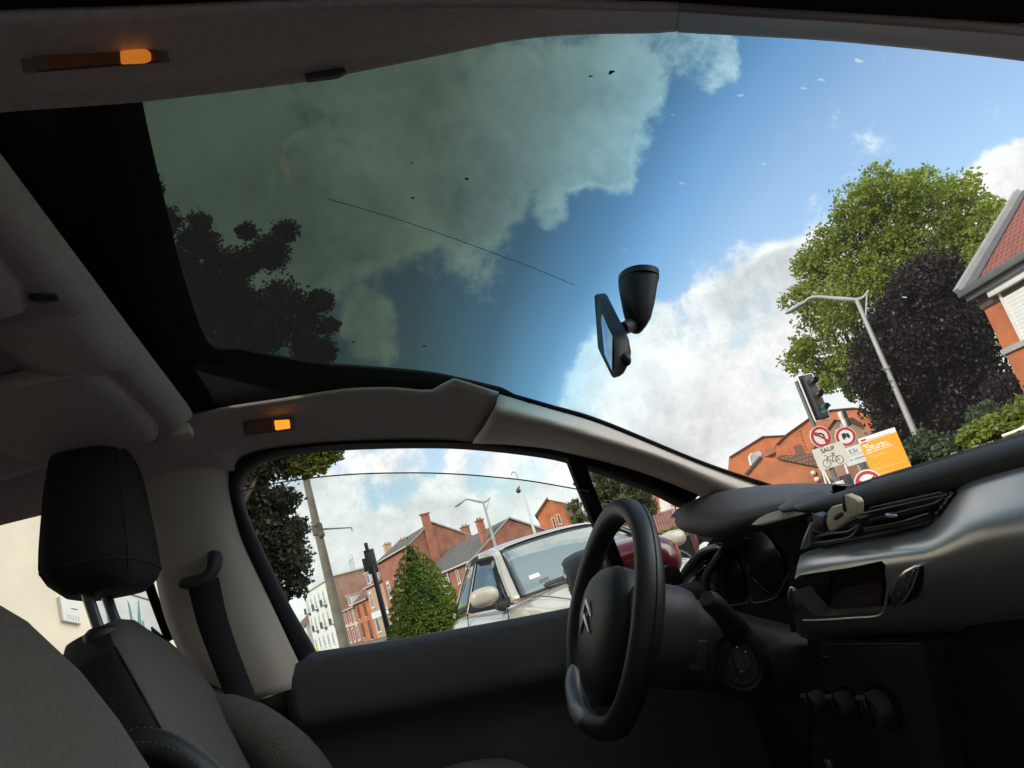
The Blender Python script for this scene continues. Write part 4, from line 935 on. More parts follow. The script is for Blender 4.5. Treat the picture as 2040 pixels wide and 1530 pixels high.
for pl in ([(1617, 1023), (1638, 1031), (1647, 1022)], [(1619, 1056), (1640, 1064), (1660, 1058), (1682, 1049)], [(1638, 1031), (1641, 1063)]):
    ploc(MB().tube(PX(pl, 0, .568), .0008, 6).build('wire_edge', EDGM))
ploc(MB().prism(PX([(1680, 1045), (1705, 1030), (1712, 1034), (1688, 1052)], 0, .575), (.03, 0, 0)).build('holder_clip', PHB, bevel=.002))

# ================================================================== OUTSIDE: ground and road
ASPH = mat('asphalt', (.055, .055, .057), .92, var=.25, vs=3, bump=.4, bs=80)
gm = MB(); gm.add([(-400, -400, -.02), (400, -400, -.02), (400, 500, -.02), (-400, 500, -.02)], [(0, 1, 2, 3)])
tag(gm.build('ground', mat('town_ground', (.16, .15, .13), .95, var=.3, vs=.3), smooth=False), kind='structure')
gm = MB(); gm.add([(-120, -6, -.012), (120, -6, -.012), (120, 12, -.012), (-120, 12, -.012)], [(0, 1, 2, 3)])
gm.add([(-12, 12, -.012), (14, 12, -.012), (-18, 170, -.012), (-42, 170, -.012)], [(0, 1, 2, 3)])
tag(gm.build('road', ASPH, smooth=False), kind='structure')
gm = MB(); PAV = mat('pavement_slabs', (.34, .29, .26), .9, var=.18, vs=2)
gm.box((70, 14, .05), (106, 3.8, .12)); gm.box((-70, 14, .05), (106, 3.8, .12))
tag(gm.build('pavement', PAV, bevel=.02), kind='structure')
gm = MB(); WHT = mat('road_paint', (.78, .78, .76), .7, var=.1, vs=6)
for i in range(9): gm.add([(-9 + 2 * i, 9.4, -.006), (-8 + 2 * i, 9.4, -.006), (-8 + 2 * i, 11.6, -.006), (-9 + 2 * i, 11.6, -.006)], [(0, 1, 2, 3)])
tag(gm.build('road_markings', WHT, smooth=False), kind='structure')
gm = MB(); gm.add([(-14, 16.2, .03), (9, 16.2, .03), (-4, 60, .03), (-30, 60, .03)], [(0, 1, 2, 3)]); gm.add([(14, 16.2, .03), (90, 16.2, .03), (90, 70, .03), (10, 70, .03)], [(0, 1, 2, 3)])
tag(gm.build('lawn', mat('grass_green', (.05, .085, .025), .95, var=.4, vs=4), smooth=False), kind='structure')

# ------------------------------------------------------------------ houses
GLP = mat('dark_pane', (.035, .045, .055), .08, spec=.8)
WFR = mat('white_frame', (.72, .70, .66), .6, var=.06, vs=5)
BRO = brick('orange_brick', (.53, .150, .050), (.46, .125, .043), (.42, .19, .10))
BRR = brick('red_brick', (.36, .115, .065), (.29, .092, .055), (.33, .2, .14))
BRB = brick('brown_brick', (.33, .19, .125), (.28, .155, .10), (.33, .25, .19))
CRE = mat('cream_render', (.62, .58, .50), .9, var=.10, vs=.6, detail=7)
WHR = mat('white_render', (.70, .69, .65), .9, var=.08, vs=.6, detail=7)
SLA = tiles('grey_slate', (.14, .125, .115), (.18, .155, .14), .25, .2)
RTI = tiles('red_roof_tiles', (.33, .115, .085), (.27, .095, .075), .28, .22)
BTI = tiles('brown_roof_tiles', (.19, .105, .072), (.24, .135, .09), .28, .22)
STO = mat('pale_stone', (.58, .55, .49), .85, var=.1, vs=3)
def uvplane(o, su, sv):
    """roof tile coordinates: along the eaves and up the slope"""
    me = o.data; uv = me.uv_layers.new(name='UVMap')
    for p in me.polygons:
        n = p.normal; a = Vector((-n.y, n.x, 0)); a = a.normalized() if a.length > .05 else Vector((1, 0, 0)); b = n.cross(a)
        for li in p.loop_indices:
            v = me.vertices[me.loops[li].vertex_index].co; uv.data[li].uv = (v.dot(a) * su, v.dot(b) * sv)
def window(parent, face, a, z, w, h, dims, style='white', m=None):
    """a window on one wall of a house: pane, proud frame, sill"""
    L_, W_ = dims
    def T(u, d, zz):   # u along the wall, d outwards
        return {'front': Vector((u, -d, zz)), 'back': Vector((L_ - u, W_ + d, zz)), 'near': Vector((L_ + d, u, zz)), 'farend': Vector((-d, W_ - u, zz))}[face]
    def bx(mb, u0, u1, d0, d1, z0, z1):
        mb.add([T(u, d, zz) for u in (u0, u1) for d in (d0, d1) for zz in (z0, z1)], [(0, 1, 3, 2), (4, 6, 7, 5), (0, 4, 5, 1), (2, 3, 7, 6), (0, 2, 6, 4), (1, 5, 7, 3)]); return mb
    wn = bx(MB(), a + .02, a + w - .02, .004, .03, z + .02, z + h - .02).build('window', m or GLP, parent)
    f = MB(); t = min(.09, w * .09)
    bx(f, a - .04, a + t, .0, .06, z - .04, z + h + .04); bx(f, a + w - t, a + w + .04, .0, .06, z - .04, z + h + .04)
    bx(f, a + t, a + w - t, .0, .058, z + h - t, z + h + .04); bx(f, a + t, a + w - t, .0, .058, z - .04, z + t)
    if style != 'plain': bx(f, a + w / 2 - t * .4, a + w / 2 + t * .4, .0, .05, z + t, z + h - t)
    if style == 'white': bx(f, a + t, a + w - t, .0, .049, z + h * .68 - t * .3, z + h * .68 + t * .3)
    f.build('window_frame', WFR if style != 'brown' else mat('brown_frame', (.12, .05, .03), .6), wn)
    bx(MB(), a - .12, a + w + .12, .0, .14, z - .14, z - .05).build('window_sill', STO, wn)
    if style == 'white': bx(MB(), a - .1, a + w + .1, .0, .05, z + h + .05, z + h + .25).build('window_lintel', STO, wn)
    return wn
def house(name, label, cat, o, u, L_, W_, e0, ridge, wm, rm, e1=None, apex=None, wins=(), over=.3, group=None, flat=False, chimneys=(), gutter=True):
    """o: ground point at the left end of the front, u: direction of the front, depth to the far side of it. Ridge along u"""
    e1 = e0 if e1 is None else e1; ap = W_ / 2 if apex is None else apex
    h = empty(name, (o.x, o.y, 0), math.atan2(u.y, u.x), label, cat, group)
    b = MB()
    prof = [(0, -.1), (0, e0), (ap, ridge - .12), (W_, e1), (W_, -.1)] if not flat else [(0, -.1), (0, e0), (W_, e0), (W_, -.1)]
    b.prism([Vector((0, y, z)) for y, z in prof], (L_, 0, 0)); b.build('wall', wm, h, smooth=False)
    if flat:
        MB().box((L_ / 2, W_ / 2, e0 + .1), (L_ + .5, W_ + .5, .25)).build('cornice', STO, h, smooth=False)
    else:
        rf = MB()
        for (ya, za), (yb, zb) in (((0, e0), (ap, ridge)), ((W_, e1), (ap, ridge))):
            d = Vector((0, yb - ya, zb - za)).normalized(); a = Vector((0, ya, za)) - d * over; c = Vector((0, yb, zb)); up_ = Vector((0, -d.z, d.y)) * (1 if d.y > 0 else -1) * .1
            rf.prism([Vector((-.15, a.y, a.z)), Vector((-.15, c.y, c.z)), Vector((-.15, c.y, c.z)) + up_, Vector((-.15, a.y, a.z)) + up_], (L_ + .3, 0, 0))
        r = rf.build('roof', rm, h, smooth=False); uvplane(r, 1, 1)
        if gutter:
            MB().box((L_ / 2, -over - .06, e0 - over * .55), (L_ + .2, .13, .13)).build('gutter', mat('gutter_zinc', (.55, .54, .52), .5), h, bevel=.02)
        # verge boards that cap both gables
        vb = MB()
        for x in (-.17, L_ + .05):
            for (ya, za), (yb, zb) in (((-.2, e0 - .2), (ap, ridge + .02)), ((W_ + .2, e1 - .2), (ap, ridge + .02))):
                vb.prism([Vector((x, ya, za + .16)), Vector((x, yb, zb + .16)), Vector((x, yb, zb - .02)), Vector((x, ya, za - .02))], (.12, 0, 0))
        vb.build('verge_board', mat('verge_grey', (.30, .28, .26), .7), h, smooth=False)
    for (cx, cy, zb, zt, w) in chimneys:
        ch = MB().box((cx, cy, (zb + zt) / 2), (w, w, zt - zb)).box((cx, cy, zt + .05), (w + .16, w + .16, .12)).build('chimney', wm, h, smooth=False)
        p = MB()
        for k in (-.25, .25): p.tube([(cx, cy + k * w, zt + .1), (cx, cy + k * w, zt + .34)], .10, 10)
        p.build('chimney_pot', mat('clay_pot', (.34, .15, .09), .8), ch)
    for w in wins: window(h, *w[:5], (L_, W_), *(w[5:]))
    return h
UR = Vector((.25, -.968, 0)).normalized(); P0R = Vector((11.5, 72.2, 0))
def row(s): return P0R - UR * s
E = 'houses of the terrace across the square'
h = house('gable_house', 'low orange brick house with a grey slate roof behind the pale car', 'house', row(16), UR, 16, 9.9, 4.7, 7.45, BRR, SLA, e1=4.7, group=E,
      wins=[('front', 3, 1.9, .8, 1.9, 'brown'), ('front', 7.6, 1.9, 1.1, 1.9), ('front', 11.5, 3.0, .5, 1.3, 'plain'), ('front', 13, .9, .9, 1.2), ('near', 4.6, 2.2, .35, 1.5, 'plain'), ('near', 7, 1.0, .9, 1.1)], chimneys=[(15.4, 2.1, 5.4, 8.0, .6)])
MB().tube([(9.4, -.12, 0), (9.4, -.12, 4.4)], .07, 8).build('downpipe', WFR, h)
h = house('gable_house', 'tall red brick house with a chimney breast up its gable above the yew', 'house', row(29), UR, 13, 8.6, 9.0, 10.7, BRR, SLA, e1=7.6, apex=3.3, group=E,
      wins=[('front', 1.6, 4.2, 1.1, 1.8), ('front', 5.6, 4.2, 1.1, 1.8), ('front', 9.6, 4.2, 1.1, 1.8), ('front', 1.6, 1.0, 1.1, 1.8), ('front', 9.6, 1.0, 1.1, 1.8)], chimneys=[(12.7, 7.3, 7.6, 9.3, .8), (12.9, 6.3, 5, 6.7, .6)])
MB().box((13.14, 2.7, 5.9), (.3, .95, 11.8)).box((13.14, 2.7, 11.85), (.5, 1.2, .16)).build('chimney_breast', BRR, h, smooth=False)
MB().tube([(13.1, 6.0, 4.6), (13.1, 6.0, 7.4)], .08, 8).build('flue_pipe', WFR, h)
def dormer(h, x, z, w=1.6):
    b = MB().box((x, .9, z + .75), (w, 1.7, 1.5)); d = b.build('dormer', WFR, h, smooth=False)
    MB().box((x, .03, z + .75), (w * .66, .02, 1.05)).build('dormer_pane', GLP, d, smooth=False)
    MB().box((x, .8, z + 1.56), (w + .3, 2.0, .12)).build('dormer_roof', STO, d, smooth=False)
h = house('terrace_house', 'tan brick terrace house with white dormers in a red roof beside the yew', 'house', row(37), UR, 8, 8.4, 6.8, 10.4, mat('tan_brick', (.46, .29, .18), .9, var=.15, vs=2), RTI, group=E,
      wins=[('front', 1, 3.9, 1.2, 1.9), ('front', 4.8, 3.9, 1.2, 1.9), ('front', 1, .7, 1.6, 2.0, 'plain'), ('front', 4.8, .7, 1.2, 2.2)], chimneys=[(.4, 4.2, 9, 11.6, .9), (7.4, 4.2, 9, 11.0, .9)])
dormer(h, 2, 6.9); dormer(h, 5.8, 6.9)
MB().box((4, -.08, 2.9), (7.8, .1, .8)).build('shop_fascia', mat('pale_fascia', (.66, .70, .74), .6), h)
h = house('terrace_house', 'orange terrace house with brown shutters behind the black and white post', 'house', row(44.5), UR, 7.5, 8.4, 5.5, 8.6, BRO, BTI, group=E,
      wins=[('front', .9, 3.2, 1.0, 1.7, 'brown', mat('brown_shutter', (.19, .07, .04), .7)), ('front', 4.4, 3.2, 1.0, 1.7, 'brown', mat('brown_shutter', (.19, .07, .04), .7)), ('front', .9, .6, 1.1, 1.9, 'brown'), ('front', 4.6, .1, 1.1, 2.4, 'brown')], chimneys=[(.5, 4.2, 7.4, 10.0, .9)])
h = house('terrace_house', 'dark red terrace house with pale bands and white dormer next to white apartment block', 'house', row(52.5), UR, 8, 8.4, 5.2, 8.2, BRR, RTI, group=E,
      wins=[('front', .9, 3.0, .9, 1.8, 'plain', mat('red_shutter', (.24, .05, .04), .7)), ('front', 3.4, 3.0, .9, 1.8, 'plain', mat('red_shutter', (.24, .05, .04), .7)), ('front', 5.9, 3.0, .9, 1.8), ('front', .9, .4, .9, 2.0, 'plain', mat('red_shutter', (.24, .05, .04), .7)), ('front', 3.4, .4, .9, 2.0, 'plain', mat('red_shutter', (.24, .05, .04), .7)), ('front', 5.9, .4, 1.2, 2.1)], chimneys=[(7.5, 4.2, 7, 9.8, .9)])
dormer(h, 5.6, 5.3, 1.8)
MB().box((4, -.06, 2.75), (7.9, .08, .25)).box((4, -.06, 5.0), (7.9, .1, .3)).build('brick_band', STO, h)
# white apartment block
ww = []
for k in range(7):
    for z, hh in ((.9, 1.7), (4.0, 2.1), (7.3, 2.0)): ww.append(('front', 1.1 + 3.35 * k, z, 1.25, hh, 'white', mat('reflected_sky_pane', (.22, .25, .27), .1, spec=.8)))  # pane colour lightened to hold the reflected sky
ab = house('apartment_block', 'white three-storey apartment block with iron balconies and a bare brick end wall', 'apartment block', row(77), UR, 24, 9, 10.6, 12, WHR, SLA, wins=ww, flat=True)
MB().box((24.02, 4.5, 5.3), (.08, 8.9, 10.5)).build('end_wall', BRB, ab, smooth=False)
IRON = mat('balcony_iron', (.10, .11, .11), .5)
for k in range(7):
    for z in (3.9, 7.2):
        if (k + (z > 5)) % 2 == 0: continue
        b = MB().box((1.7 + 3.35 * k, -.35, z - .08), (2.0, .7, .12))
        x0 = .72 + 3.35 * k
        for q in range(11): b.tube([(x0 + .196 * q, -.68, z), (x0 + .196 * q, -.68, z + .85)], .025, 5)
        b.tube([(x0, -.68, z + .88), (x0 + 1.96, -.68, z + .88)], .04, 6); b.build('balcony', IRON, ab, smooth=False)
for q in range(4): MB().tube([(20 + q * .8, 4, 10.7), (20 + q * .8, 4, 12.8 + .5 * (q % 2))], .03, 6).tube([(19.7 + q * .8, 4, 12.5), (20.3 + q * .8, 4, 12.5)], .02, 5).build('roof_aerial', IRON, ab)
house('cottage', 'pale gabled house with a brown roof at the far end of the terrace', 'house', row(93), UR, 12, 8, 5.6, 8.2, WHR, BTI, wins=[('front', 2, 3.2, 1, 1.5), ('front', 7, 3.2, 1, 1.5)])

# block of flats behind the lamp posts
c1, c2 = far(1070, 1028, 128), far(1152, 1060, 128)
u = Vector((c2.x - c1.x, c2.y - c1.y, 0)); ln = u.length; u.normalize()
fl = empty('brick_flats', (c1.x, c1.y, 0), math.atan2(u.y, u.x), 'orange brick block of flats with a steep roof and a small white balcony', 'apartment block')
ap = far(1092, 995, 128); ax_ = (ap - c1).dot(u)
rz = far(1140, 1002, 128).z
MB().prism([Vector((0, 0, 0)), Vector((0, 0, c1.z)), Vector((ax_, 0, ap.z)), Vector((ln * .82, 0, rz + .4)), Vector((ln, 0, 8)), Vector((ln, 0, 0))], (0, 12, 0)).build('wall', BRO, fl, smooth=False)
rf = MB().prism([Vector((ax_ - .2, -.3, ap.z + .1)), Vector((ln * .84, -.3, rz + .5)), Vector((ln * 1.3, -.3, rz - 1.2)), Vector((ln * 1.3, -.3, rz - 3.2)), Vector((ln * .9, -.3, rz - 3.0)), Vector((ln * .8, -.3, rz + .3))], (0, 12, 0)).prism([Vector((-.3, -.3, c1.z - .1)), Vector((ax_, -.3, ap.z + .15)), Vector((ax_, -.3, ap.z + .45)), Vector((-.4, -.3, c1.z + .2))], (0, 12, 0)).build('roof', BTI, fl, smooth=False); uvplane(rf, 1, 1)
for (x, z, w, hh) in ((.12, .45, .08, .12), (.38, .62, .07, .14), (.55, .66, .07, .12), (.3, .3, .08, .12), (.62, .3, .09, .13)):
    window(fl, 'front', x * ln, z * ap.z, w * ln, hh * ap.z, (ln, 12), 'plain')
b = MB().box((.5 * ln, -.6, .50 * ap.z), (.22 * ln, 1.2, .15))
for q in range(9): b.tube([(.39 * ln + .0275 * ln * q, -1.15, .5 * ap.z), (.39 * ln + .0275 * ln * q, -1.15, .5 * ap.z + 1.0)], .04, 5)
b.tube([(.39 * ln, -1.15, .5 * ap.z + 1.05), (.61 * ln, -1.15, .5 * ap.z + 1.05)], .06, 6).build('balcony', WFR, fl, smooth=False)

# orange brick buildings beyond the traffic lights (each its own silhouette at its own distance)
def facade(name, label, pts, D, wm, depth=9, cat='building', group=None):
    q = [far(a, b_, 1.0) for a, b_ in pts]
    c = sum(((p - EYE) for p in q), Vector()); n = Vector((c.x, c.y, 0)).normalized(); o0 = Vector((EYE.x, EYE.y, 0)) + n * D
    u = Vector((n.y, -n.x, 0))
    h = empty(name, o0, math.atan2(u.y, u.x), label, cat, group)
    loc = lambda a, b_, d=0: (lambda r: Vector(((EYE + r * ((D + d) / r.dot(n)) - o0).dot(u), d, (EYE + r * ((D + d) / r.dot(n))).z)))(ray(a, b_))
    MB().prism([loc(a, b_) for a, b_ in pts], (0, depth, 0)).build('wall', wm, h, smooth=False)
    return h, loc
OG = 'orange brick buildings beyond the traffic lights'
f1, l1 = facade('brick_building', 'orange brick building with a pale dormer window, leftmost beyond the traffic lights', [(1440, 1100), (1452, 912), (1455, 908), (1519, 870), (1563, 868), (1680, 880), (1680, 1100)], 70, BRO, group=OG)
def slab(h, loc, pts, d0, d1, name, m): return MB().prism([loc(a, b_, d0) for a, b_ in pts], (0, d1 - d0, 0)).build(name, m, h, smooth=False)
DKT = mat('dark_coping', (.10, .085, .075), .8)
def coping(h, loc, pts, w=1.6, d=-.25):
    b = MB()
    for (a, b_), (c, e) in zip(pts, pts[1:]): b.prism([loc(a, b_ - w, d), loc(c, e - w, d), loc(c, e + .2, d), loc(a, b_ + .2, d)], (0, 9.4, 0))
    b.build('roof_edge', DKT, h, smooth=False)
coping(f1, l1, [(1453, 911), (1519, 870), (1563, 868)])
wn = slab(f1, l1, [(1493, 908), (1500, 902), (1512, 898), (1519, 903), (1515, 911), (1497, 926)], -.06, .0, 'window', mat('pale_pane', (.36, .38, .38), .2, var=.3, vs=1)); 
slab(f1, l1, [(1490, 910), (1496, 903), (1500, 902), (1494, 909), (1498, 926), (1494, 928)], -.12, .0, 'window_frame', WFR).parent = wn
slab(f1, l1, [(1524, 896), (1530, 890), (1544, 886), (1546, 900), (1530, 908), (1520, 910)], -.4, .0, 'chimney', BRR)
f2, l2 = facade('brick_building', 'tallest orange brick gable, beyond the traffic light head, with one brown window', [(1548, 1100), (1546, 886), (1566, 866), (1622, 826), (1655, 817), (1700, 813), (1722, 815), (1742, 834), (1752, 1100)], 63, BRO, group=OG)
coping(f2, l2, [(1546, 886), (1566, 866), (1622, 826), (1655, 817), (1700, 813), (1722, 815), (1742, 834)])
wn = slab(f2, l2, [(1580, 889), (1596, 885), (1604, 902), (1586, 905)], -.05, .0, 'window', mat('brown_pane', (.15, .075, .05), .5))
slab(f2, l2, [(1583, 906), (1602, 909), (1603, 912), (1586, 909)], -.2, .0, 'window_sill', STO)
for i in range(7): slab(f2, l2, [(1592 + i * 2, 858 + i * 6), (1594 + i * 2, 857.5 + i * 6), (1595 + i * 2, 860 + i * 6), (1593 + i * 2, 860.5 + i * 6)], -.08, 0, 'wall_tie', DKT)
f4, l4 = facade('gable_house', 'pinkish brown gable house standing behind the no-lorries sign', [(1640, 1100), (1618, 900), (1625, 885), (1652, 850), (1662, 836), (1675, 838), (1705, 846), (1738, 858), (1752, 1100)], 58, BRB, group=OG)
coping(f4, l4, [(1618, 900), (1625, 885), (1652, 850), (1662, 836), (1675, 838)], 1.0)
slab(f4, l4, [(1664, 858), (1668, 855), (1672, 858), (1671, 861), (1667, 862)], -.06, 0, 'wall_vent', STO)
slab(f4, l4, [(1692, 833), (1698, 831), (1715, 842), (1724, 850), (1710, 848), (1694, 842)], -.3, 0, 'roof', BTI)
slab(f4, l4, [(1688, 928), (1712, 920), (1728, 955), (1700, 975)], -.05, 0, 'brick_panel', mat('dark_brick_panel', (.26, .125, .08), .9, var=.15, vs=2))
slab(f4, l4, [(1714, 918), (1719, 916), (1730, 944), (1725, 946)], -.15, 0, 'downpipe', mat('grey_pipe', (.07, .07, .075), .6))
f3, l3 = facade('brick_outbuilding', 'low orange brick outbuilding with a strip of brown tiled roof behind the bicycle plate', [(1450, 1100), (1482, 944), (1513, 909), (1549, 914), (1590, 921), (1628, 930), (1642, 966), (1660, 1100)], 52, brick('orange_brick_low', (.49, .155, .060), (.44, .135, .052), (.42, .20, .11)), 5, group=OG)
rf = slab(f3, l3, [(1547, 913), (1552, 907), (1602, 904), (1634, 900), (1644, 918), (1636, 931), (1590, 922)], -.35, 1.5, 'roof', BTI); uvplane(rf, 1, 1)
slab(f3, l3, [(1482, 944), (1513, 908), (1516, 910), (1486, 946)], -.2, 0, 'verge_board', DKT)
for pl in ([(1632, 925), (1636, 930), (1648, 972)], [(1637, 930), (1655, 966), (1662, 963)], [(1683, 925), (1703, 985)]):
    MB().tube([l3(a, b_, -.2) for a, b_ in pl], .06, 8).build('downpipe', WFR, f3)
for (px, py) in ((1620, 942), (1627, 955)): MB().ball(l3(px, py, -.15), .16, 12, 8).build('wall_lamp', STO, f3)

# brick corner house on the right
t1, t2 = ray(1925, 578), ray(2040, 507); e1_, e2_ = t1.z / math.hypot(t1.x, t1.y), t2.z / math.hypot(t2.x, t2.y)
HD = 28.0; g1, g2 = far(1925, 578, HD), far(2040, 507, HD * e1_ / e2_)
u = Vector((g2.x - g1.x, g2.y - g1.y, 0)).normalized(); v = Vector((-u.y, u.x, 0)); ez = g1.z
rr_ = ray(1948, 592); t_ = (Vector((g1.x, g1.y, 0)) + v * .45 - Vector((EYE.x, EYE.y, 0))).dot(v) / Vector((rr_.x, rr_.y, 0)).dot(v)
oo = Vector((EYE.x + rr_.x * t_, EYE.y + rr_.y * t_, 0))
ch = empty('corner_house', oo, math.atan2(u.y, u.x), 'orange brick house with red tiled roof and lowered white shutter at right edge', 'house')
CL, CW = 10.0, 8.0
MB().prism([Vector((0, 0, -.1)), Vector((0, 0, ez)), Vector((0, CW, ez)), Vector((0, CW, -.1))], (CL, 0, 0)).build('wall', BRO, ch, smooth=False)
rt = far(2036, 388, HD * .985); ridge_dir = Vector(((rt - oo).dot(u), (rt - oo).dot(v), rt.z))
rpk = Vector((2.2, 3.2, 0)); 
# find the ridge point on the line of sight in the plane a third of the depth back
r = ray(2035, 386); tt = ((oo + v * 2.6) - EYE).dot(v) / r.dot(v); pk = EYE + r * tt
pkl = Vector(((pk - oo).dot(u), 2.6, pk.z))
O = .5
OL = max(.05, (oo - Vector((g1.x, g1.y, 0))).dot(u))
ev = [Vector((-OL, -.45, ez)), Vector((CL + O, -O, ez)), Vector((CL + O, CW + O, ez)), Vector((-OL, CW + O, ez))]
ra, rb_ = pkl, Vector((CL - .5, 2.6, pk.z)); rc, rd_ = Vector((CL - .5, CW - 2.6, pk.z)), Vector((pkl.x, CW - 2.6, pk.z))
rfo = link('roof', ev + [ra, rb_, rc, rd_], [(0, 1, 5, 4), (1, 2, 6, 5), (2, 3, 7, 6), (3, 0, 4, 7), (4, 5, 6, 7), (3, 2, 1, 0)], RTI, ch, smooth=False); uvplane(rfo, 1, 1)
ZNC = mat('zinc', (.15, .15, .155), .5, metal=.3, var=.12, vs=3)
hn = (ra - ev[0])
b = MB(); w_ = Vector((1, 0, 0)); nrm = hn.cross(Vector((1, 0, 0))).normalized(); nrm = nrm if nrm.z > 0 else -nrm
b.prism([ev[0] + nrm * .03, ev[0] + nrm * .03 + w_ * .75, ra + nrm * .03 + w_ * .42, ra + nrm * .03], nrm * .03); b.build('hip_flashing', ZNC, rfo, smooth=False)
b = MB(); b.prism([ev[0] - w_ * .12, ev[0] + w_ * .12, ra + w_ * .1, ra - w_ * .12], nrm * .22); b.build('hip_board', mat('pale_zinc', (.33, .33, .33), .5, var=.08, vs=3), rfo, smooth=False)
b = MB().box(((CL + O - OL) / 2, -.47, ez - .03), (CL + O + OL + .06, .24, .22)).box(((CL + O - OL) / 2, -.31, ez - .24), (CL + O + OL, .18, .2)); b.build('gutter', ZNC, ch, bevel=.03)
MB().box((CL / 2, -.03, ez - .45), (CL + .06, .08, .5)).build('frieze', mat('dark_frieze', (.10, .065, .055), .8, var=.2, vs=3), ch, smooth=False)
def onwall(px, py): 
    r = ray(px, py); t = (oo - EYE).dot(v) / r.dot(v); p = EYE + r * t; return (p - oo).dot(u), p.z
x0, zt = onwall(1992, 577); x1, zb = onwall(2036, 673); zb -= .1
sh = MB().box((x0 + .80, -.03, (zt + zb) / 2), (1.6, .06, zt - zb)).build('window', mat('white_shutter', (.74, .73, .69), .6, var=.05, vs=3), ch, smooth=False)
MB().box((x0 + .0, -.05, (zt + zb) / 2), (.09, .12, zt - zb)).box((x0 + 1.6, -.05, (zt + zb) / 2), (.09, .12, zt - zb)).build('window_frame', WFR, sh, smooth=False)
MB().box((x0 + .74, -.16, zt + .02), (1.9, .28, .27)).build('shutter_box', WFR, sh, bevel=.02)
lines = MB()
for k in range(1, int((zt - zb) / .12)): lines.box((x0 + .80, -.0625, zb + .12 * k), (1.5, .004, .012))
lines.build('shutter_slat', mat('shutter_line', (.5, .49, .46), .7), sh, smooth=False)
xb_, zs = onwall(2003, 700)
MB().box((CL / 2, -.05, zs), (CL + .04, .1, .17)).build('stone_band', mat('grey_stone', (.38, .37, .35), .8, var=.12, vs=3), ch, smooth=False)
for k in range(2): window(ch, 'front', 1.2 + 4.5 * k, 1.0, 1.4, 1.7, (CL, CW))

# unseen house added behind the camera to keep sun and sky off the cabin
house('cabin_shade_house', 'unseen pale rendered house added beside the red car to shade its cabin', 'house', Vector((6, -4.2, 0)), Vector((-1, 0, 0)), 22, 8, 7.0, 9.8, CRE, BTI,
      wins=[('front', 1.5 + 4 * k, z, 1.2, 1.7) for k in range(5) for z in (1.0, 4.3)])
# cream wall house beyond the rear door
c1, c2 = far(-160, 1200, 9.0), far(345, 1200, 10.8)
u = Vector((c2.x - c1.x, c2.y - c1.y, 0)); ln = u.length; u.normalize(); v = Vector((-u.y, u.x, 0))
cw = empty('cream_house', (c1.x, c1.y, 0), math.atan2(u.y, u.x), 'cream rendered house wall seen through the rear door window', 'house')
MB().box((ln / 2, 4, 3.4), (ln, 8, 6.9)).build('wall', mat('cream_wall', (.80, .72, .57), .92, var=.10, vs=1.3, detail=8), cw, smooth=False)
def onc(px, py):
    r = ray(px, py); n = v; t = (Vector((c1.x, c1.y, 0)) - EYE).dot(n) / r.dot(n); p = EYE + r * t; return Vector(((p - Vector((c1.x, c1.y, 0))).dot(u), 0, p.z))
cap = lambda pl, d0, d1: MB().prism([onc(a, b_) + Vector((0, d1, 0)) for a, b_ in pl], (0, d0 - d1, 0))
cap([(183, 1140), (300, 1140), (345, 1300), (185, 1300)], 0, -.02).build('painted_panel', mat('grey_white_panel', (.60, .62, .60), .8, var=.14, vs=2.5, detail=7), cw, smooth=False)
TEAL = mat('teal_paint', (.10, .30, .28), .7, var=.2, vs=5)
for pl in ([(210, 1184), (219, 1183), (213, 1200), (214, 1252), (212, 1252), (209, 1205)], [(216, 1184), (221, 1184), (232, 1222), (241, 1236), (246, 1256), (226, 1262), (223, 1248), (231, 1232), (229, 1222)], [(272, 1198), (274, 1197), (280, 1252), (272, 1254)], [(251, 1196), (256, 1206), (262, 1236), (258, 1240)], [(281, 1236), (284, 1240), (286, 1252), (281, 1252)]):
    cap(pl, -.021, -.024).build('painted_swirl', TEAL, cw, smooth=False)
cap([(236, 1178), (300, 1197), (300, 1198.5), (236, 1179.5)], -.02, -.035).build('panel_ledge', mat('ledge_grey', (.22, .21, .19), .8), cw, smooth=False)
MB().tube([onc(89, 930) + Vector((0, -.06, 0)), onc(92, 985) + Vector((0, -.06, 0)), onc(98, 1060) + Vector((0, -.06, 0))], .055, 10).build('downpipe', mat('blue_grey_pipe', (.20, .25, .30), .5), cw)
sgp = [(113, 1190), (153, 1194), (158, 1245), (121, 1238)]
sg = empty('wall_sign', cw.matrix_basis @ onc(136, 1217), math.atan2(u.y, u.x), 'small white sign with faint grey lettering fixed on the cream wall', 'sign')
c0 = onc(136, 1217)
MB().prism([onc(a, b_) - c0 + Vector((0, -.05, 0)) for a, b_ in sgp], (0, .045, 0)).build('sign_panel', mat('sign_white', (.80, .79, .76), .5), sg, smooth=False)
GRY = mat('faint_grey', (.55, .55, .56), .7)
for k in range(5):
    x = 126 + 5.5 * k; y = 1226 + 1.4 * k
    gl = MB()
    for pl in ([(x, y), (x + 3, y + .6), (x + 3, y + 1.6), (x, y + 1)], [(x + 2, y), (x + 3, y), (x + 3.6, y + 8), (x + 2.6, y + 8)], [(x + .6, y + 7), (x + 3.4, y + 7.6), (x + 3.4, y + 8.6), (x + .6, y + 8)]):
        gl.prism([onc(a, b_) - c0 + Vector((0, -.054, 0)) for a, b_ in pl], (0, .003, 0))
    gl.build('sign_numeral', GRY, sg, smooth=False)
MB().prism([onc(a, b_) - c0 + Vector((0, -.054, 0)) for a, b_ in [(135, 1213.5), (148, 1216.5), (148, 1218.5), (135, 1215.5)]], (0, .003, 0)).build('sign_line', mat('dark_grey_ink', (.22, .22, .22), .7), sg, smooth=False)

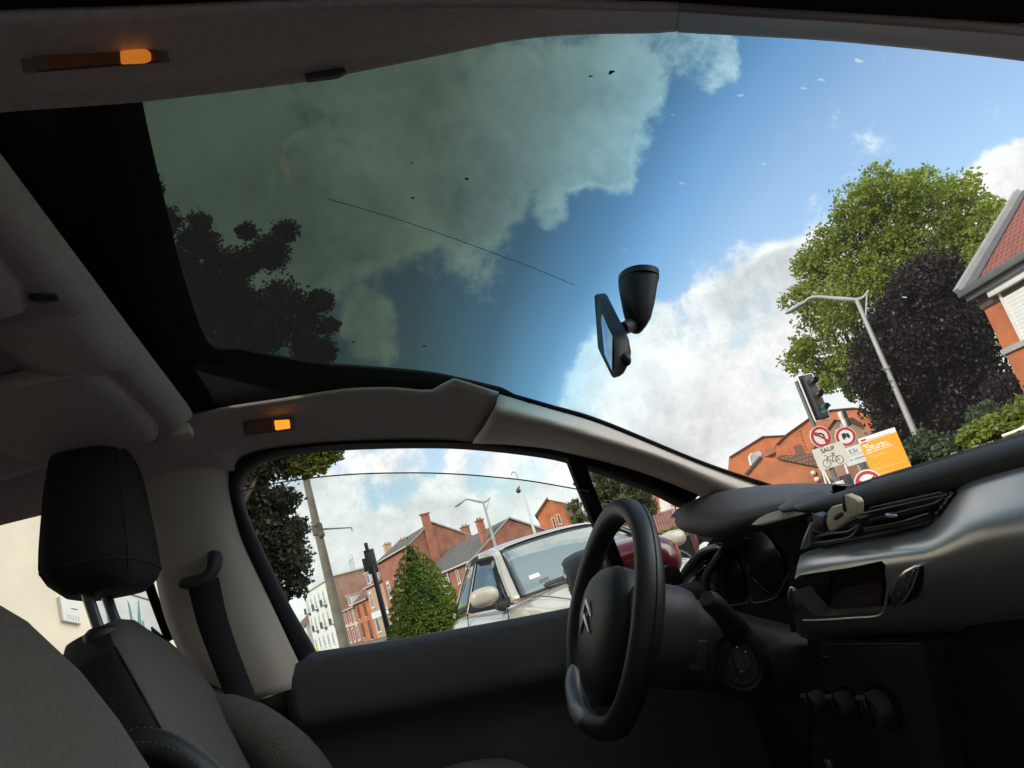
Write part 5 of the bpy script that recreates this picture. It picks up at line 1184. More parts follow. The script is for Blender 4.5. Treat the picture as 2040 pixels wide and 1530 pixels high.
# ================================================================== trees and shrubs
def leaves(name, blobs, n, size, m, parent, origin, sub=22, shell=.35, flat=.35, aspect=.62, spread=.2):
    """a crown of leaf faces gathered in twig-sized clumps; blobs are (centre, (rx, ry, rz))"""
    vol = np.array([b[1][0] * b[1][1] + b[1][1] * b[1][2] + b[1][0] * b[1][2] for b in blobs]); vol = vol / vol.sum()
    C, T = [], []
    for (c, r), f in zip(blobs, vol):
        k = max(30, int(n * f)); ns = max(6, int(sub * (k / 700) ** .7))
        d = rng.normal(size=(ns, 3)); d /= np.linalg.norm(d, axis=1)[:, None]
        rad = (shell + (1 - shell) * rng.random(ns) ** .5)
        sc = np.array(c) + d * rad[:, None] * np.array(r)
        tone = rng.random(ns)
        idx = rng.integers(0, ns, k)
        p = sc[idx] + rng.normal(size=(k, 3)) * np.array(r) * (spread + spread * .5 * rng.random(ns)[idx])[:, None]
        C.append(p); T.append(np.clip(tone[idx] * .75 + rng.random(k) * .25, 0, 1))
    P = np.concatenate(C) - np.array(origin); T = np.concatenate(T); K = len(P)
    nrm = rng.normal(size=(K, 3)); nrm[:, 2] += flat; nrm /= np.linalg.norm(nrm, axis=1)[:, None]
    a = rng.normal(size=(K, 3)); u = np.cross(nrm, a); u /= np.linalg.norm(u, axis=1)[:, None]; w = np.cross(nrm, u)
    s = size * (.6 + .8 * rng.random(K))[:, None]
    fold = nrm * s * .18
    V = np.stack([P - u * s, P - w * s * aspect + fold, P + u * s, P + w * s * aspect + fold], 1).reshape(-1, 3)
    me = bpy.data.meshes.new(name); me.vertices.add(4 * K); me.vertices.foreach_set('co', V.astype(np.float32).ravel())
    me.loops.add(4 * K); me.loops.foreach_set('vertex_index', np.arange(4 * K, dtype=np.int32)); me.polygons.add(K)
    me.polygons.foreach_set('loop_start', np.arange(0, 4 * K, 4, dtype=np.int32)); me.update(calc_edges=True)
    at_ = me.attributes.new('tone', 'FLOAT', 'FACE'); at_.data.foreach_set('value', T.astype(np.float32))
    o = bpy.data.objects.new(name, me); COL.objects.link(o); me.materials.append(m); o.parent = parent; return o
BARK = mat('bark', (.10, .075, .055), .95, var=.3, vs=6, bump=.8, bs=30)
def pxblobs(lst, D, dep=.5, extra=1):
    """crown masses: column, row, radius in the photograph at distance D, spread in depth as well"""
    out = []
    for (px, py, r) in lst:
        c0 = far(px, py, D); rr = r / FPX * (c0 - EYE).length * .95
        for k in range(1 + extra):
            dd = rng.uniform(-dep, dep) * D * .12 if k else rng.uniform(-.3, .3) * rr
            c = far(px, py, D + dd) + Vector(rng.normal(size=3) * rr * (.25 if k else .05)); q = rr * (.88 if k == 0 else .76)
            out.append((c, (q, q, q * .92)))
    return out
def limbs(t, foot, blobs, r0, n=9, name='trunk', m=None):
    top = sum((b[0] for b in blobs), Vector()) / len(blobs); foot = Vector(foot)
    mb = MB(); hub = foot.lerp(Vector((foot.x, foot.y, top.z)), .55) + Vector((top.x - foot.x, top.y - foot.y, 0)) * .3
    l = lambda p: Vector(p) - foot
    mb.tube([l(foot - Vector((0, 0, .1))), l(foot + Vector((0, 0, .3))), l(foot.lerp(hub, .5) + Vector((.08, .05, 0))), l(hub)], [r0 * 1.35, r0, r0 * .8, r0 * .62], 12)
    idx = list(range(0, len(blobs), max(1, len(blobs) // n)))
    for i in idx:
        c = blobs[i][0]; s = foot.lerp(hub, rng.uniform(.6, 1)); m_ = s.lerp(c, .5) + Vector((rng.uniform(-.3, .3), rng.uniform(-.3, .3), .25 * (c - s).length * .3))
        mb.tube(catmull([l(s), l(m_), l(c)], 8), list(np.linspace(r0 * .42, r0 * .07, 8)), 7)
    return mb.build(name, m or BARK, t)
def tree(name, label, foot, blobs, n, size, lm, r0, cat='tree', **k):
    t = empty(name, foot, 0, label, cat); limbs(t, foot, blobs, r0); leaves('crown', blobs, n, size, lm, t, foot, **k); return t
LG = leafmat('green_leaves', (.085, .15, .022), (.38, .42, .06), .5, .35)
LP = leafmat('purple_leaves', (.010, .009, .009), (.044, .034, .030), .2, .35)
LB = leafmat('copper_leaves', (.030, .038, .024), (.105, .095, .055), .35, .5)
LW = leafmat('willow_leaves', (.09, .115, .05), (.22, .25, .11), .3, .3)
LH = leafmat('hedge_leaves', (.09, .13, .02), (.26, .32, .05), .4, 1.2)
LD = leafmat('dark_bush_leaves', (.03, .055, .025), (.09, .13, .06), .3, 1.0)
LY = leafmat('yew_leaves', (.06, .125, .02), (.30, .39, .055), .15, 2.0)
# broad green tree
D = 37
bl_ = pxblobs([(1770, 385, 55), (1840, 385, 55), (1900, 400, 55), (1700, 420, 55), (1950, 440, 45), (1680, 480, 60), (1760, 470, 75), (1850, 470, 80), (1930, 500, 60), (1975, 420, 25), (1630, 530, 55), (1700, 570, 70), (1800, 570, 80), (1900, 570, 70),
               (1600, 590, 40), (1650, 640, 65), (1620, 720, 45), (1690, 720, 65), (1600, 690, 30), (1655, 752, 34), (1780, 680, 90), (1880, 680, 90), (1712, 775, 30), (1965, 560, 50), (1815, 800, 78)], D, .5, 1)
tree('broad_tree', 'broad bright green tree towering behind the street lamp', base(1760, D), bl_, 70000, .085, LG, .38, shell=.2, sub=60, spread=.10)
# dark purple tree before it
D = 31
bl_ = pxblobs([(1860, 545, 55), (1810, 575, 50), (1910, 570, 50), (1780, 640, 55), (1860, 640, 75), (1930, 650, 65), (1740, 700, 50), (1820, 720, 75), (1900, 730, 80), (1960, 740, 60), (1720, 760, 40), (1770, 800, 60), (1850, 810, 70), (1930, 820, 70), (1990, 800, 50), (1800, 870, 50), (1880, 880, 60), (1960, 880, 60)], D, .55, 1)
tree('purple_tree', 'dark purple-leaved tree between the street lamp and the corner house', base(1880, D), bl_, 95000, .065, LP, .32, shell=.1, sub=60, spread=.13)
# copper tree on the left, seen in the window and again through the roof glass
D = 13
bl_ = pxblobs([(520, 930, 45), (575, 915, 45), (625, 905, 32), (640, 912, 22), (490, 960, 45), (510, 1010, 50), (560, 1000, 40), (530, 1070, 55), (575, 1060, 38), (585, 1110, 40), (550, 1130, 45), (595, 1165, 28), (600, 1050, 20), (565, 1180, 20), (430, 1000, 70), (430, 1100, 70), (380, 900, 80), (440, 850, 60), (520, 850, 55), (600, 840, 40),
               (430, 780, 70), (520, 770, 65), (600, 760, 45), (620, 700, 45), (600, 640, 50), (560, 600, 50), (520, 660, 60), (440, 700, 70), (470, 600, 60), (400, 620, 70), (490, 520, 34), (540, 500, 42), (570, 460, 26), (490, 460, 22), (450, 540, 50), (395, 480, 40), (398, 445, 22), (350, 540, 60), (330, 440, 30), (318, 380, 16), (310, 350, 9), (640, 600, 28), (655, 650, 22), (360, 720, 80), (300, 600, 70), (645, 700, 26)], D, .35, 0)
tree('copper_tree', 'tall copper-leaved tree on the left, its top showing through the dark roof glass', base(380, D), bl_, 90000, .040, LB, .20, shell=.1, sub=110, spread=.15)
# green branch tips at its right, in a lighter green
bl2 = pxblobs([(645, 905, 22), (625, 925, 20), (660, 915, 12), (600, 895, 22), (650, 890, 20), (672, 903, 13), (640, 932, 14), (612, 944, 14), (590, 930, 16)], 12.2, .2, 0)
sp = leaves('branch_tip', bl2, 3600, .034, leafmat('tip_leaves', (.09, .11, .02), (.24, .27, .05), .5, 2), bpy.data.objects['copper_tree'], base(380, D))
# willow by the quarter window
D = 36
bl_ = pxblobs([(1185, 945, 25), (1215, 960, 30), (1250, 965, 28), (1280, 990, 25), (1190, 985, 28), (1225, 1000, 28), (1260, 1010, 26), (1295, 1010, 18), (1175, 1020, 20), (1160, 960, 14), (1200, 930, 22), (1240, 930, 22), (1140, 1010, 14), (1150, 1035, 16)], D, .5, 1)
tree('willow_tree', 'hazy grey-green willow tree seen through the quarter window', base(1225, D), bl_, 26000, .085, LW, .25, aspect=.3, spread=.16)
# yew clipped to a cone
yb = base(850, 14.5); yt = far(806, 1080, 14.5).z
y = empty('topiary_yew', yb, 0, 'clipped cone of dark green yew beside the pale car', 'topiary')
ybl = []
for i in range(16):
    t = i / 15; rr = .88 * (1 - t) ** .86 + .19 * (1 - t ** 9)
    ybl.append((yb + Vector((rng.uniform(-.012, .012), rng.uniform(-.012, .012), .12 + (yt - .22) * t)), (rr * rng.uniform(.92, 1.0), rr * rng.uniform(.92, 1.0), .17)))
leaves('crown', ybl, 62000, .019, LY, y, yb, sub=320, shell=.92, flat=.8, aspect=.5, spread=.032)
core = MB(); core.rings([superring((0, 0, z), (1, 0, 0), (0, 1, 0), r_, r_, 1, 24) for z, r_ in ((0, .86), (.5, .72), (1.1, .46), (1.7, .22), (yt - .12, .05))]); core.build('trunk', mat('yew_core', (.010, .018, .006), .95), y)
# hedge, dark bush and palings on the right
D = 17
hb_ = pxblobs([(1925, 872, 16), (1945, 862, 20), (1970, 852, 20), (1995, 842, 20), (2020, 828, 22), (2045, 815, 24), (2080, 805, 26), (2120, 790, 26), (1935, 884, 14), (2000, 866, 16), (2040, 848, 20)], D, .2, 1)
hd = empty('hedge', base(2000, D), 0, 'light green hedge hanging over the grey palings at the right', 'hedge')
leaves('foliage', hb_, 7000, .05, LH, hd, base(2000, D), shell=.2)
D = 21
bb = pxblobs([(1962, 830, 26), (1950, 850, 24), (1985, 850, 26), (1965, 812, 14), (1940, 868, 20), (2010, 870, 24)], D, .3, 1)
tree('dark_bush', 'dark green bush rising behind the light hedge', base(1965, D), bb, 5000, .06, LD, .05, cat='bush')
D = 26
bb = pxblobs([(1850, 890, 30), (1880, 900, 30), (1835, 915, 22), (1905, 895, 28), (1800, 905, 20)], D, .3, 1)
tree('low_shrub', 'dim green shrub at the foot of the purple tree', base(1870, D), bb, 6000, .07, LD, .05, cat='bush')
fe = empty('paling_fence', base(1960, 16), 0, 'grey paling fence under the light green hedge', 'fence')
fp, fq = base(1900, 16.5), base(2110, 15.2); fd = (fq - fp); FL = fd.length; fd.normalize(); PALE = mat('grey_paling', (.30, .31, .31), .85, var=.2, vs=6)
fe.location = fp; fe.rotation_euler = (0, 0, math.atan2(fd.y, fd.x))
b = MB(); top_z = far(1940, 889, 16).z
for i in range(int(FL / .16)):
    if rng.random() < .1: continue
    b.box((.16 * i, 0, top_z / 2), (.125, .025, top_z + rng.uniform(-.04, .04)))
b.build('paling', PALE, fe, smooth=False); MB().box((FL / 2, .04, .3), (FL, .04, .09)).box((FL / 2, .04, top_z - .2), (FL, .04, .09)).build('fence_rail', PALE, fe, smooth=False)
fe2 = empty('board_fence', base(1800, 27), 0, 'brown board fence between the orange notice and the lamp post', 'fence')
fp, fq = base(1700, 27), base(1862, 26.5); fd = fq - fp; FL = fd.length; fd.normalize(); fe2.location = fp; fe2.rotation_euler = (0, 0, math.atan2(fd.y, fd.x))
b = MB(); zt = far(1815, 912, 27).z
for i in range(int(FL / .2)): b.box((.2 * i, 0, zt / 2), (.18, .03, zt + rng.uniform(-.03, .03)))
b.build('fence_board', mat('brown_board', (.20, .125, .095), .9, var=.25, vs=4), fe2, smooth=False)
lb = empty('letter_box', base(2025, 7.5), 0, 'cream wall box with a slot just above the dash at the right edge', 'letter box')
q = [far(a, b_, 7.5) - lb.location for a, b_ in [(1998, 870), (2004, 874), (2080, 846), (2080, 834), (2060, 836)]]
dv = Vector((lb.location.x - EYE.x, lb.location.y - EYE.y, 0)).normalized()
CB = mat('cream_box', (.70, .64, .46), .6, var=.06, vs=4)
MB().prism(q, dv * .3).build('box_body', CB, lb, bevel=.004)
MB().prism([far(a, b_, 7.46) - lb.location for a, b_ in [(1995, 866), (1997, 871), (2060, 848), (2085, 840), (2085, 832), (2036, 851)]], dv * .4).build('box_lid', mat('cream_lid', (.78, .74, .60), .6), lb, bevel=.004)
MB().prism([far(a, b_, 7.45) - lb.location for a, b_ in [(2026, 859), (2032, 857), (2033, 860), (2027, 862)]], dv * .02).build('slot', GLS, lb)
MB().tube([(0, 0, 0) + dv * .15 if False else dv * .15, dv * .15 + Vector((0, 0, q[1].z))], .06, 10).build('post', PALE, lb)

# ================================================================== lamp posts, traffic lights, signs
GAL = mat('galvanised', (.36, .36, .35), .5, metal=.25, var=.08, vs=3)
def lamp_post(label, px_b, D, head, joint, tail, strut, rad, group):
    f = base(px_b, D); o = empty('street_lamp', f, 0, label, 'street lamp', group)
    L_ = lambda a, b_, d=0: far(a, b_, D + d) - f
    jt = L_(*joint); ax = Vector((0, 0, jt.z)); jt = Vector((0, 0, jt.z)); dx = jt - L_(*joint)
    MB().tube([(0, 0, 0), (0, 0, 1.0), (0, 0, jt.z * .55), jt], [rad * 1.5, rad * 1.35, rad * 1.1, rad * .8], 14).tube([(0, 0, jt.z * .62), (0, 0, jt.z * .635)], rad * 1.45, 14).build('pole', GAL, o)
    tl = L_(*tail) + dx; hd = L_(*head) + dx
    m1 = jt.lerp(hd, .35) + Vector((0, 0, .10)); m2 = jt.lerp(hd, .75) + Vector((0, 0, .22))
    MB().tube(catmull([tl, jt.lerp(tl, .5) - Vector((0, 0, .08)), jt, m1, m2, hd], 26), list(np.linspace(rad * .35, rad * .9, 10)) + list(np.linspace(rad * .9, rad * .5, 16)), 10).build('arm', GAL, o)
    s = Vector((0, 0, L_(*strut).z)); MB().tube([s, tl.lerp(jt, .15)], rad * .35, 8).build('brace', GAL, o)
    d = (hd - m2).normalized(); h = MB(); w = d.cross(Vector((0, 0, 1))).normalized(); up_ = w.cross(d)
    c = hd + d * .25
    h.rings([superring(c + d * t, w, up_, a, b_, .9, 18) for t, a, b_ in ((-.38, .06, .05), (-.2, .13, .08), (.05, .17, .095), (.3, .14, .075), (.42, .06, .03))])
    lh = h.build('lamp_head', GAL, o)
    MB().ball(c - up_ * .05 + d * .08, (.26, .12, .06), 14, 8, rot=Matrix((d, w, up_)).transposed()).build('lamp_glass', mat('lamp_glass', (.30, .33, .32), .15), lh)
    return o
LGp = 'street lamps round the square'
lamp_post('tall grey street lamp with a curved arm against the purple tree', 1847, 29, (1600, 604), (1708, 596), (1733, 577), (1722, 640), .085, LGp)
lamp_post('far street lamp with a curved arm above the pale car roof', 1012, 58, (945, 993), (987, 993), (1002, 983), (995, 1012), .10, LGp)
# thin camera mast with a hook at the top
f = base(1092, 62); o = empty('camera_mast', f, 0, 'thin white mast with a hooked top and a small camera beside the far street lamp', 'mast')
mt = far(1056, 946, 62) - f; 
MB().tube([(0, 0, 0), (0, 0, mt.z)], [.15, .07], 12).build('pole', mat('mast_white', (.62, .62, .62), .5), o)
cr_ = Vector((_l.y, -_l.x, 0)).normalized(); side = Vector((-.95, .3, 0)).normalized()
MB().tube(catmull([(0, 0, mt.z), Vector((0, 0, mt.z + .55)) + side * .12, Vector((0, 0, mt.z + .6)) + side * .38, Vector((0, 0, mt.z + .42)) + side * .5], 12), .055, 8).build('hook', GAL, o)
MB().tube([(0, 0, mt.z - .6), Vector((0, 0, mt.z - .75)) + side * .3], .05, 8).ball(Vector((0, 0, mt.z - .95)) + side * .3, .2, 14, 10).build('camera', BLK, o)
# leaning concrete pole with a thin arm
f = base(684, 24); tp_ = far(606, 945, 24) - f
o = empty('utility_pole', f, 0, 'weathered round concrete pole with a thin side arm in front of the white apartment block', 'pole')
top_ = far(596, 900, 24) - f
MB().tube([(0, 0, 0), Vector((0, 0, top_.z * .5)) + Vector((top_.x, top_.y, 0)) * .3, Vector((0, 0, top_.z)) + Vector((top_.x, top_.y, 0)) * .6], [.165, .13, .095], 18).build('pole_shaft', mat('weathered_concrete', (.165, .145, .115), .95, var=.3, vs=2.2, detail=7), o)
k = Vector((top_.x * .44, top_.y * .44, (far(628, 1056, 24) - f).z)); e_ = far(700, 1051, 24) - f
MB().tube([k, Vector((e_.x, e_.y, e_.z))], [.03, .018], 8).tube([e_, e_ - Vector((0, 0, .1))], .02, 6).build('side_arm', mat('arm_grey', (.17, .16, .15), .7), o)
MB().tube([k - Vector((0, 0, .16)), k + Vector((0, 0, .16))], .165, 14).ball(k + Vector((.08, -.1, -.2)), .10, 10, 8).ball(k + Vector((-.02, -.12, .12)), .08, 10, 8).build('pole_band', mat('rusty_band', (.10, .08, .065), .8), o)
# striped post with signal heads seen from behind
f = base(771, 15.5); o = empty('traffic_light', f, 0, 'black and white traffic light post seen from behind beside the yew', 'traffic light')
zt = far(742, 1128, 15.5).z
MB().tube([(0, 0, 0), (0, 0, zt)], .052, 14).build('pole', mat('post_black', (.020, .020, .024), .5), o)
MB().tube([(0, 0, zt * .30), (0, 0, zt * .40)], .0545, 14).build('white_band', mat('band_grey', (.40, .40, .40), .6), o)
dv = Vector((f.x - EYE.x, f.y - EYE.y, 0)).normalized(); sv = Vector((dv.y, -dv.x, 0))
b = MB(); rt_ = Matrix((sv, dv, (0, 0, 1))).transposed()
b.box(Vector((0, 0, zt + .10)) + dv * .05, (.20, .14, .46), rot=rt_).box(Vector((0, 0, zt + .38)) - sv * .02, (.07, .07, .18), rot=rt_).box(Vector((0, 0, zt + .06)) - sv * .13 + dv * .05, (.07, .10, .26), rot=rt_)
sh_ = b.build('signal_head', BLK, o, bevel=.015)
b = MB()
for z in (-.05, .10, .25): b.tube([Vector((0, 0, zt + z)) + dv * .1, Vector((0, 0, zt + z)) + dv * .25], .07, 12)
b.build('signal_visor', BLK, sh_)

def text_mesh(s, size, m, parent, M, name='lettering', bold=0.0, sx=1.0):
    cu = bpy.data.curves.new('t', 'FONT'); cu.body = s; cu.size = size; cu.align_x = 'CENTER'; cu.align_y = 'CENTER'; cu.offset = bold
    to = bpy.data.objects.new('t', cu); COL.objects.link(to); bpy.context.view_layer.update()
    me = bpy.data.meshes.new_from_object(to.evaluated_get(bpy.context.evaluated_depsgraph_get())); bpy.data.objects.remove(to)
    if sx != 1: me.transform(Matrix.Diagonal((sx, 1, 1, 1)))
    me.transform(M); me.materials.clear(); me.materials.append(m)
    o = bpy.data.objects.new(name, me); COL.objects.link(o); o.parent = parent; return o
SRED = mat('sign_red', (.46, .022, .022), .45); SWH = mat('sign_face', (.72, .70, .66), .5); SBK = mat('sign_black', (.02, .02, .022), .5); SGR = mat('sign_back_grey', (.45, .45, .43), .5)
class Face:
    """a flat sign: x to the reader's right, y up, facing n"""
    def __init__(s, c, n, roll=0.0):
        n = Vector(n).normalized(); s.n = n; s.x = Vector((0, 0, 1)).cross(n).normalized(); s.y = n.cross(s.x); s.c = Vector(c)
        s.x, s.y = s.x * math.cos(roll) + s.y * math.sin(roll), s.y * math.cos(roll) - s.x * math.sin(roll)
    def p(s, x, y, d=0): return s.c + s.x * x + s.y * y + s.n * d
    def poly(s, pl, d0, d1, name, m, parent, **k): return MB().prism([s.p(x, y, d0) for x, y in pl], s.n * (d1 - d0)).build(name, m, parent, **k)
    def M(s, x, y, d): 
        m = Matrix((s.x, s.y, s.n)).transposed().to_4x4(); m.translation = s.p(x, y, d); return m
def circ(r, n=36, cx=0, cy=0): return [(cx + r * math.cos(2 * math.pi * i / n), cy + r * math.sin(2 * math.pi * i / n)) for i in range(n)]
def rrect(w, h, r, cx=0, cy=0):
    return [(cx + sx * (w / 2 - r) + r * math.cos(a), cy + sy * (h / 2 - r) + r * math.sin(a)) for sx, sy, a0 in ((1, 1, 0), (-1, 1, 90), (-1, -1, 180), (1, -1, 270)) for a in [R(a0 + 18 * q) for q in range(6)]]
def ringsign(fc, r, parent, name='round_sign'):
    o = fc.poly(circ(r), -.03, 0, name, SWH, parent)
    MB().tube([fc.p(r * math.cos(a), r * math.sin(a), -.02) for a in np.linspace(0, 2 * math.pi, 40)], .014, 6, cap=False).build('sign_edge', SGR, o)
    b = MB(); n = 40; i, q = r * .70, r * .95
    v = [fc.p(rr * math.cos(2 * math.pi * k / n), rr * math.sin(2 * math.pi * k / n), .004) for rr in (i, q) for k in range(n)]
    b.add(v, [(k, (k + 1) % n, n + (k + 1) % n, n + k) for k in range(n)]); b.build('red_ring', SRED, o, smooth=False)
    return o
# main traffic light with no-left-turn sign and bicycle plate
DS = 25
f = base(1672, DS); o = empty('traffic_light', f, 0, 'green traffic light with a no left turn sign and a bicycle plate on its post', 'traffic light')
zt = far(1600, 748, DS).z; zb = far(1636, 838, DS).z
toe = Vector((EYE.x - f.x, EYE.y - f.y, 0)).normalized()
nS = Matrix.Rotation(R(30), 3, 'Z') @ toe
lat = Vector((0, 0, 1)).cross(toe)      # the reader's right
MB().tube([(0, 0, 0), (0, 0, zt - .1)], [.075, .06], 14).build('pole', mat('post_grey', (.13, .13, .135), .5), o)
hc = Vector((0, 0, (zt + zb) / 2)) + lat * .30 ; H_ = (zt - zb)
fh = Face(hc, Matrix.Rotation(R(48), 3, 'Z') @ toe)
bp2 = fh.poly(rrect(.66, H_, .06), -.04, 0, 'backplate', mat('backplate_black', (.012, .012, .014), .5), o)
b = MB(); q = [fh.p(x, y, 0) for x, y in rrect(.66, H_, .06)]; b.tube(q + [q[0]], .024, 6, cap=False); b.build('white_border', SWH, bp2)
hb2 = MB()
hb2.prism([fh.p(x, y, 0) for x, y in rrect(.36, H_ * .92, .05)], fh.n * .12); sh_ = hb2.build('signal_head', BLK, o, bevel=.015)
for k, cc_ in ((1, (.05, .012, .012)), (0, (.05, .03, .008)), (-1, (.01, .22, .17))):
    cy = k * H_ * .29
    fh.poly(circ(.125, 24, 0, cy), .12, .135, 'signal_lens', mat('lens_%d' % (k + 1), cc_, .2, emit=(.02, .75, .5) if k == -1 else None, es=.10 if k == -1 else 0), sh_)
    vs = []; nn_ = 18
    for dd, rr in ((.12, .15), (.36, .135)):
        for q in range(nn_ + 1):
            a = R(-20) + R(220) * q / nn_; vs.append(fh.p(rr * math.cos(a), cy + rr * math.sin(a) , dd if (20 < 220 * q / nn_ < 200) or dd < .2 else .25))
    vi = MB().add(vs, [(q, q + 1, nn_ + 2 + q, nn_ + 1 + q) for q in range(nn_)]).build('signal_visor', BLK, sh_); sm = vi.modifiers.new('t', 'SOLIDIFY'); sm.thickness = .012
fc = Face(Vector((0, 0, far(1643, 868, DS).z)) + toe * .1 + lat * .06, nS)
s1 = ringsign(fc, .33, o, 'no_turn_sign')
fc.poly([(-.245, .20), (-.20, .245), (.245, -.20), (.20, -.245)], .005, .007, 'red_slash', SRED, s1)
fc.poly([(.07, -.20), (.12, -.20), (.12, .06), (.02, .13), (-.08, .13), (-.08, .19), (-.20, .105), (-.08, .02), (-.08, .08), (0, .08), (.07, .03)], .0055, .0062, 'turn_arrow', SBK, s1)
fc = Face(Vector((0, 0, far(1663, 906, DS).z)) + toe * .1 + lat * .12, Matrix.Rotation(R(14), 3, 'Z') @ toe)
s2 = fc.poly(rrect(.92, .66, .05), -.025, 0, 'bicycle_plate', mat('plate_cream', (.62, .59, .53), .55, var=.06, vs=4), o)
text_mesh('SAUF', .18, SBK, s2, fc.M(-.02, .20, .004), bold=.003)
b = MB(); R_ = lambda pts, r=.007: b.tube([fc.p(x * .95, y - .03, .008) for x, y in pts], r, 6)
for cx in (-.20, .20): R_([(cx + .115 * math.cos(a), -.14 + .115 * math.sin(a)) for a in np.linspace(0, 2 * math.pi, 26)])
R_([(.20, -.14), (.11, .03), (-.12, .03), (-.02, -.14), (.20, -.14)]); R_([(-.20, -.14), (-.12, .03), (-.15, .09), (-.20, .09)]); R_([(-.02, -.14), (.08, .08)]); R_([(.03, .09), (.13, .09)], .010)
b.build('bicycle_symbol', SBK, s2)
# lower pedestrian signals on that post
b = MB(); zz = far(1686, 972, DS).z
b.box(Vector((0, 0, zz)) + lat * .26, (.22, .3, .75)).build('pedestrian_signal', BLK, o, bevel=.03)
MB().box(Vector((0, 0, zz + .1)) + lat * .06 + toe * .12, (.20, .2, .30)).build('control_box', SWH, o, bevel=.02)
# no lorries sign on its own post
D2 = 29
f = base(1722, D2); o = empty('traffic_sign', f, 0, 'round no-lorries sign over a 3.5 t plate, half behind the orange notice', 'traffic sign')
toe = Vector((EYE.x - f.x, EYE.y - f.y, 0)).normalized(); lat = Vector((0, 0, 1)).cross(toe)
ztp = far(1670, 822, D2).z
MB().tube([(0, 0, 0), (0, 0, ztp - .4)], .05, 12).build('pole', GAL, o)
fc = Face(Vector((0, 0, far(1691, 868, D2).z)) + toe * .08 - lat * .02, Matrix.Rotation(R(12), 3, 'Z') @ toe); s1 = ringsign(fc, .34, o, 'no_lorry_sign')
fc.poly([(-.11, .00), (.03, .00), (.03, .13), (-.11, .13)], .005, .007, 'lorry_symbol', SBK, s1); fc.poly([(.04, .0), (.13, .0), (.13, .06), (.10, .10), (.04, .10)], .005, .007, 'lorry_symbol', SBK, s1)
fc.poly([(-.12, -.03), (.14, -.03), (.14, -.005), (-.12, -.005)], .005, .007, 'lorry_symbol', SBK, s1)
for cx in (-.07, .09): fc.poly(circ(.035, 16, cx, -.05), .005, .0075, 'lorry_symbol', SBK, s1)
fc = Face(Vector((0, 0, far(1707, 905, D2).z)) + toe * .08 + lat * .06, Matrix.Rotation(R(10), 3, 'Z') @ toe); s2 = fc.poly(rrect(.78, .62, .05), -.02, 0, 'weight_plate', mat('plate_pale', (.68, .70, .66), .5), o)
text_mesh('3,5t', .20, SBK, s2, fc.M(-.04, .13, .004)); 
for x, w in ((-.2, .12), (.08, .34)): fc.poly([(x - w / 2, -.15), (x + w / 2, -.15), (x + w / 2, -.115), (x - w / 2, -.115)], .003, .005, 'plate_line', mat('line_grey', (.3, .3, .3), .6), s2)
fc.poly([(-.34, .0), (.34, .0), (.34, .012), (-.34, .012)], .003, .005, 'plate_line', mat('line_grey', (.3, .3, .3), .6), s2)
for (px, py) in ((1676, 828), (1683, 843)):
    c = far(px, py, D2) - f; b = MB(); b.box(c, (.14, .14, .30)); q = b.build('repeater_signal', SWH, o, bevel=.02); MB().box(c + lat * .11 + toe * .02, (.13, .13, .27)).build('repeater_lens', BLK, q, bevel=.02)
# orange notice board
D3 = 16
A_, B_, C_, D_ = [far(a, b_, D3) for a, b_ in ((1709, 874), (1783, 851), (1816, 935), (1743, 957))]
cx_ = (A_ + B_ + C_ + D_) / 4; f = Vector((cx_.x, cx_.y, 0)); o = empty('notice_board', f, 0, 'orange notice board with a white head and foot strip and pale lettering', 'notice board')
x_ = ((B_ + C_) - (A_ + D_)); x_.z = 0; n_ = x_.cross(Vector((0, 0, 1))).normalized()
if n_.dot(EYE - cx_) < 0: n_ = -n_
fc = Face(cx_ - f, n_); BW, BH = (B_ - A_).length, abs(((A_ + B_) - (C_ + D_)).z) / 2
pn = fc.poly([(-BW / 2, -BH / 2), (BW / 2, -BH / 2), (BW / 2, BH / 2), (-BW / 2, BH / 2)], -.03, 0, 'board_panel', SWH, o)
def br(x0, y0, x1, y1): return [(BW * (x0 - .5), BH * (.5 - y1)), (BW * (x1 - .5), BH * (.5 - y1)), (BW * (x1 - .5), BH * (.5 - y0)), (BW * (x0 - .5), BH * (.5 - y0))]
OR_ = mat('notice_orange', (.78, .33, .012), .5); PLO = mat('notice_pale', (.80, .62, .38), .5)
fc.poly(br(0.0, .115, 1, .93), .001, .004, 'orange_field', OR_, pn)
fc.poly(br(.06, .045, .20, .085), .001, .004, 'red_mark', SRED, pn); fc.poly(br(.06, .125, .19, .15), .004, .006, 'red_mark', SRED, pn); fc.poly(br(.62, .95, .74, .98), .001, .004, 'red_mark', SRED, pn)
fc.poly(br(.24, .085, .86, .098), .001, .004, 'caption_line', mat('caption_grey', (.45, .43, .50), .6), pn); fc.poly(br(.77, .96, .97, .972), .001, .004, 'caption_line', mat('caption_grey', (.45, .43, .50), .6), pn)
for s, x, yy, sz in (('ICI,', .14, .195, .092), ('la MEL améliore', .40, .255, .074), ('votre cadre de vie', .41, .315, .074)):
    text_mesh(s, BH * sz * .95, mat('notice_white', (.86, .78, .62), .5), pn, fc.M(BW * (x - .5), BH * (.5 - yy), .006), bold=.003)
fc.poly([(BW * (x - .5), BH * (.5 - y_)) for x, y_ in ((.06, .365), (.80, .355), (.80, .372), (.22, .385), (.19, .41), (.16, .387), (.06, .39))], .004, .006, 'underline', PLO, pn)
PO2 = mat('notice_pale_orange', (.84, .46, .11), .5)
for (x0, x1, y_) in ((.10, .52, .46), (.10, .36, .49), (.40, .62, .475), (.66, .74, .60), (.10, .32, .66), (.10, .55, .735), (.14, .88, .775), (.08, .45, .885)):
    fc.poly(br(x0, y_, x1, y_ + .017), .004, .006, 'text_line', PO2, pn)
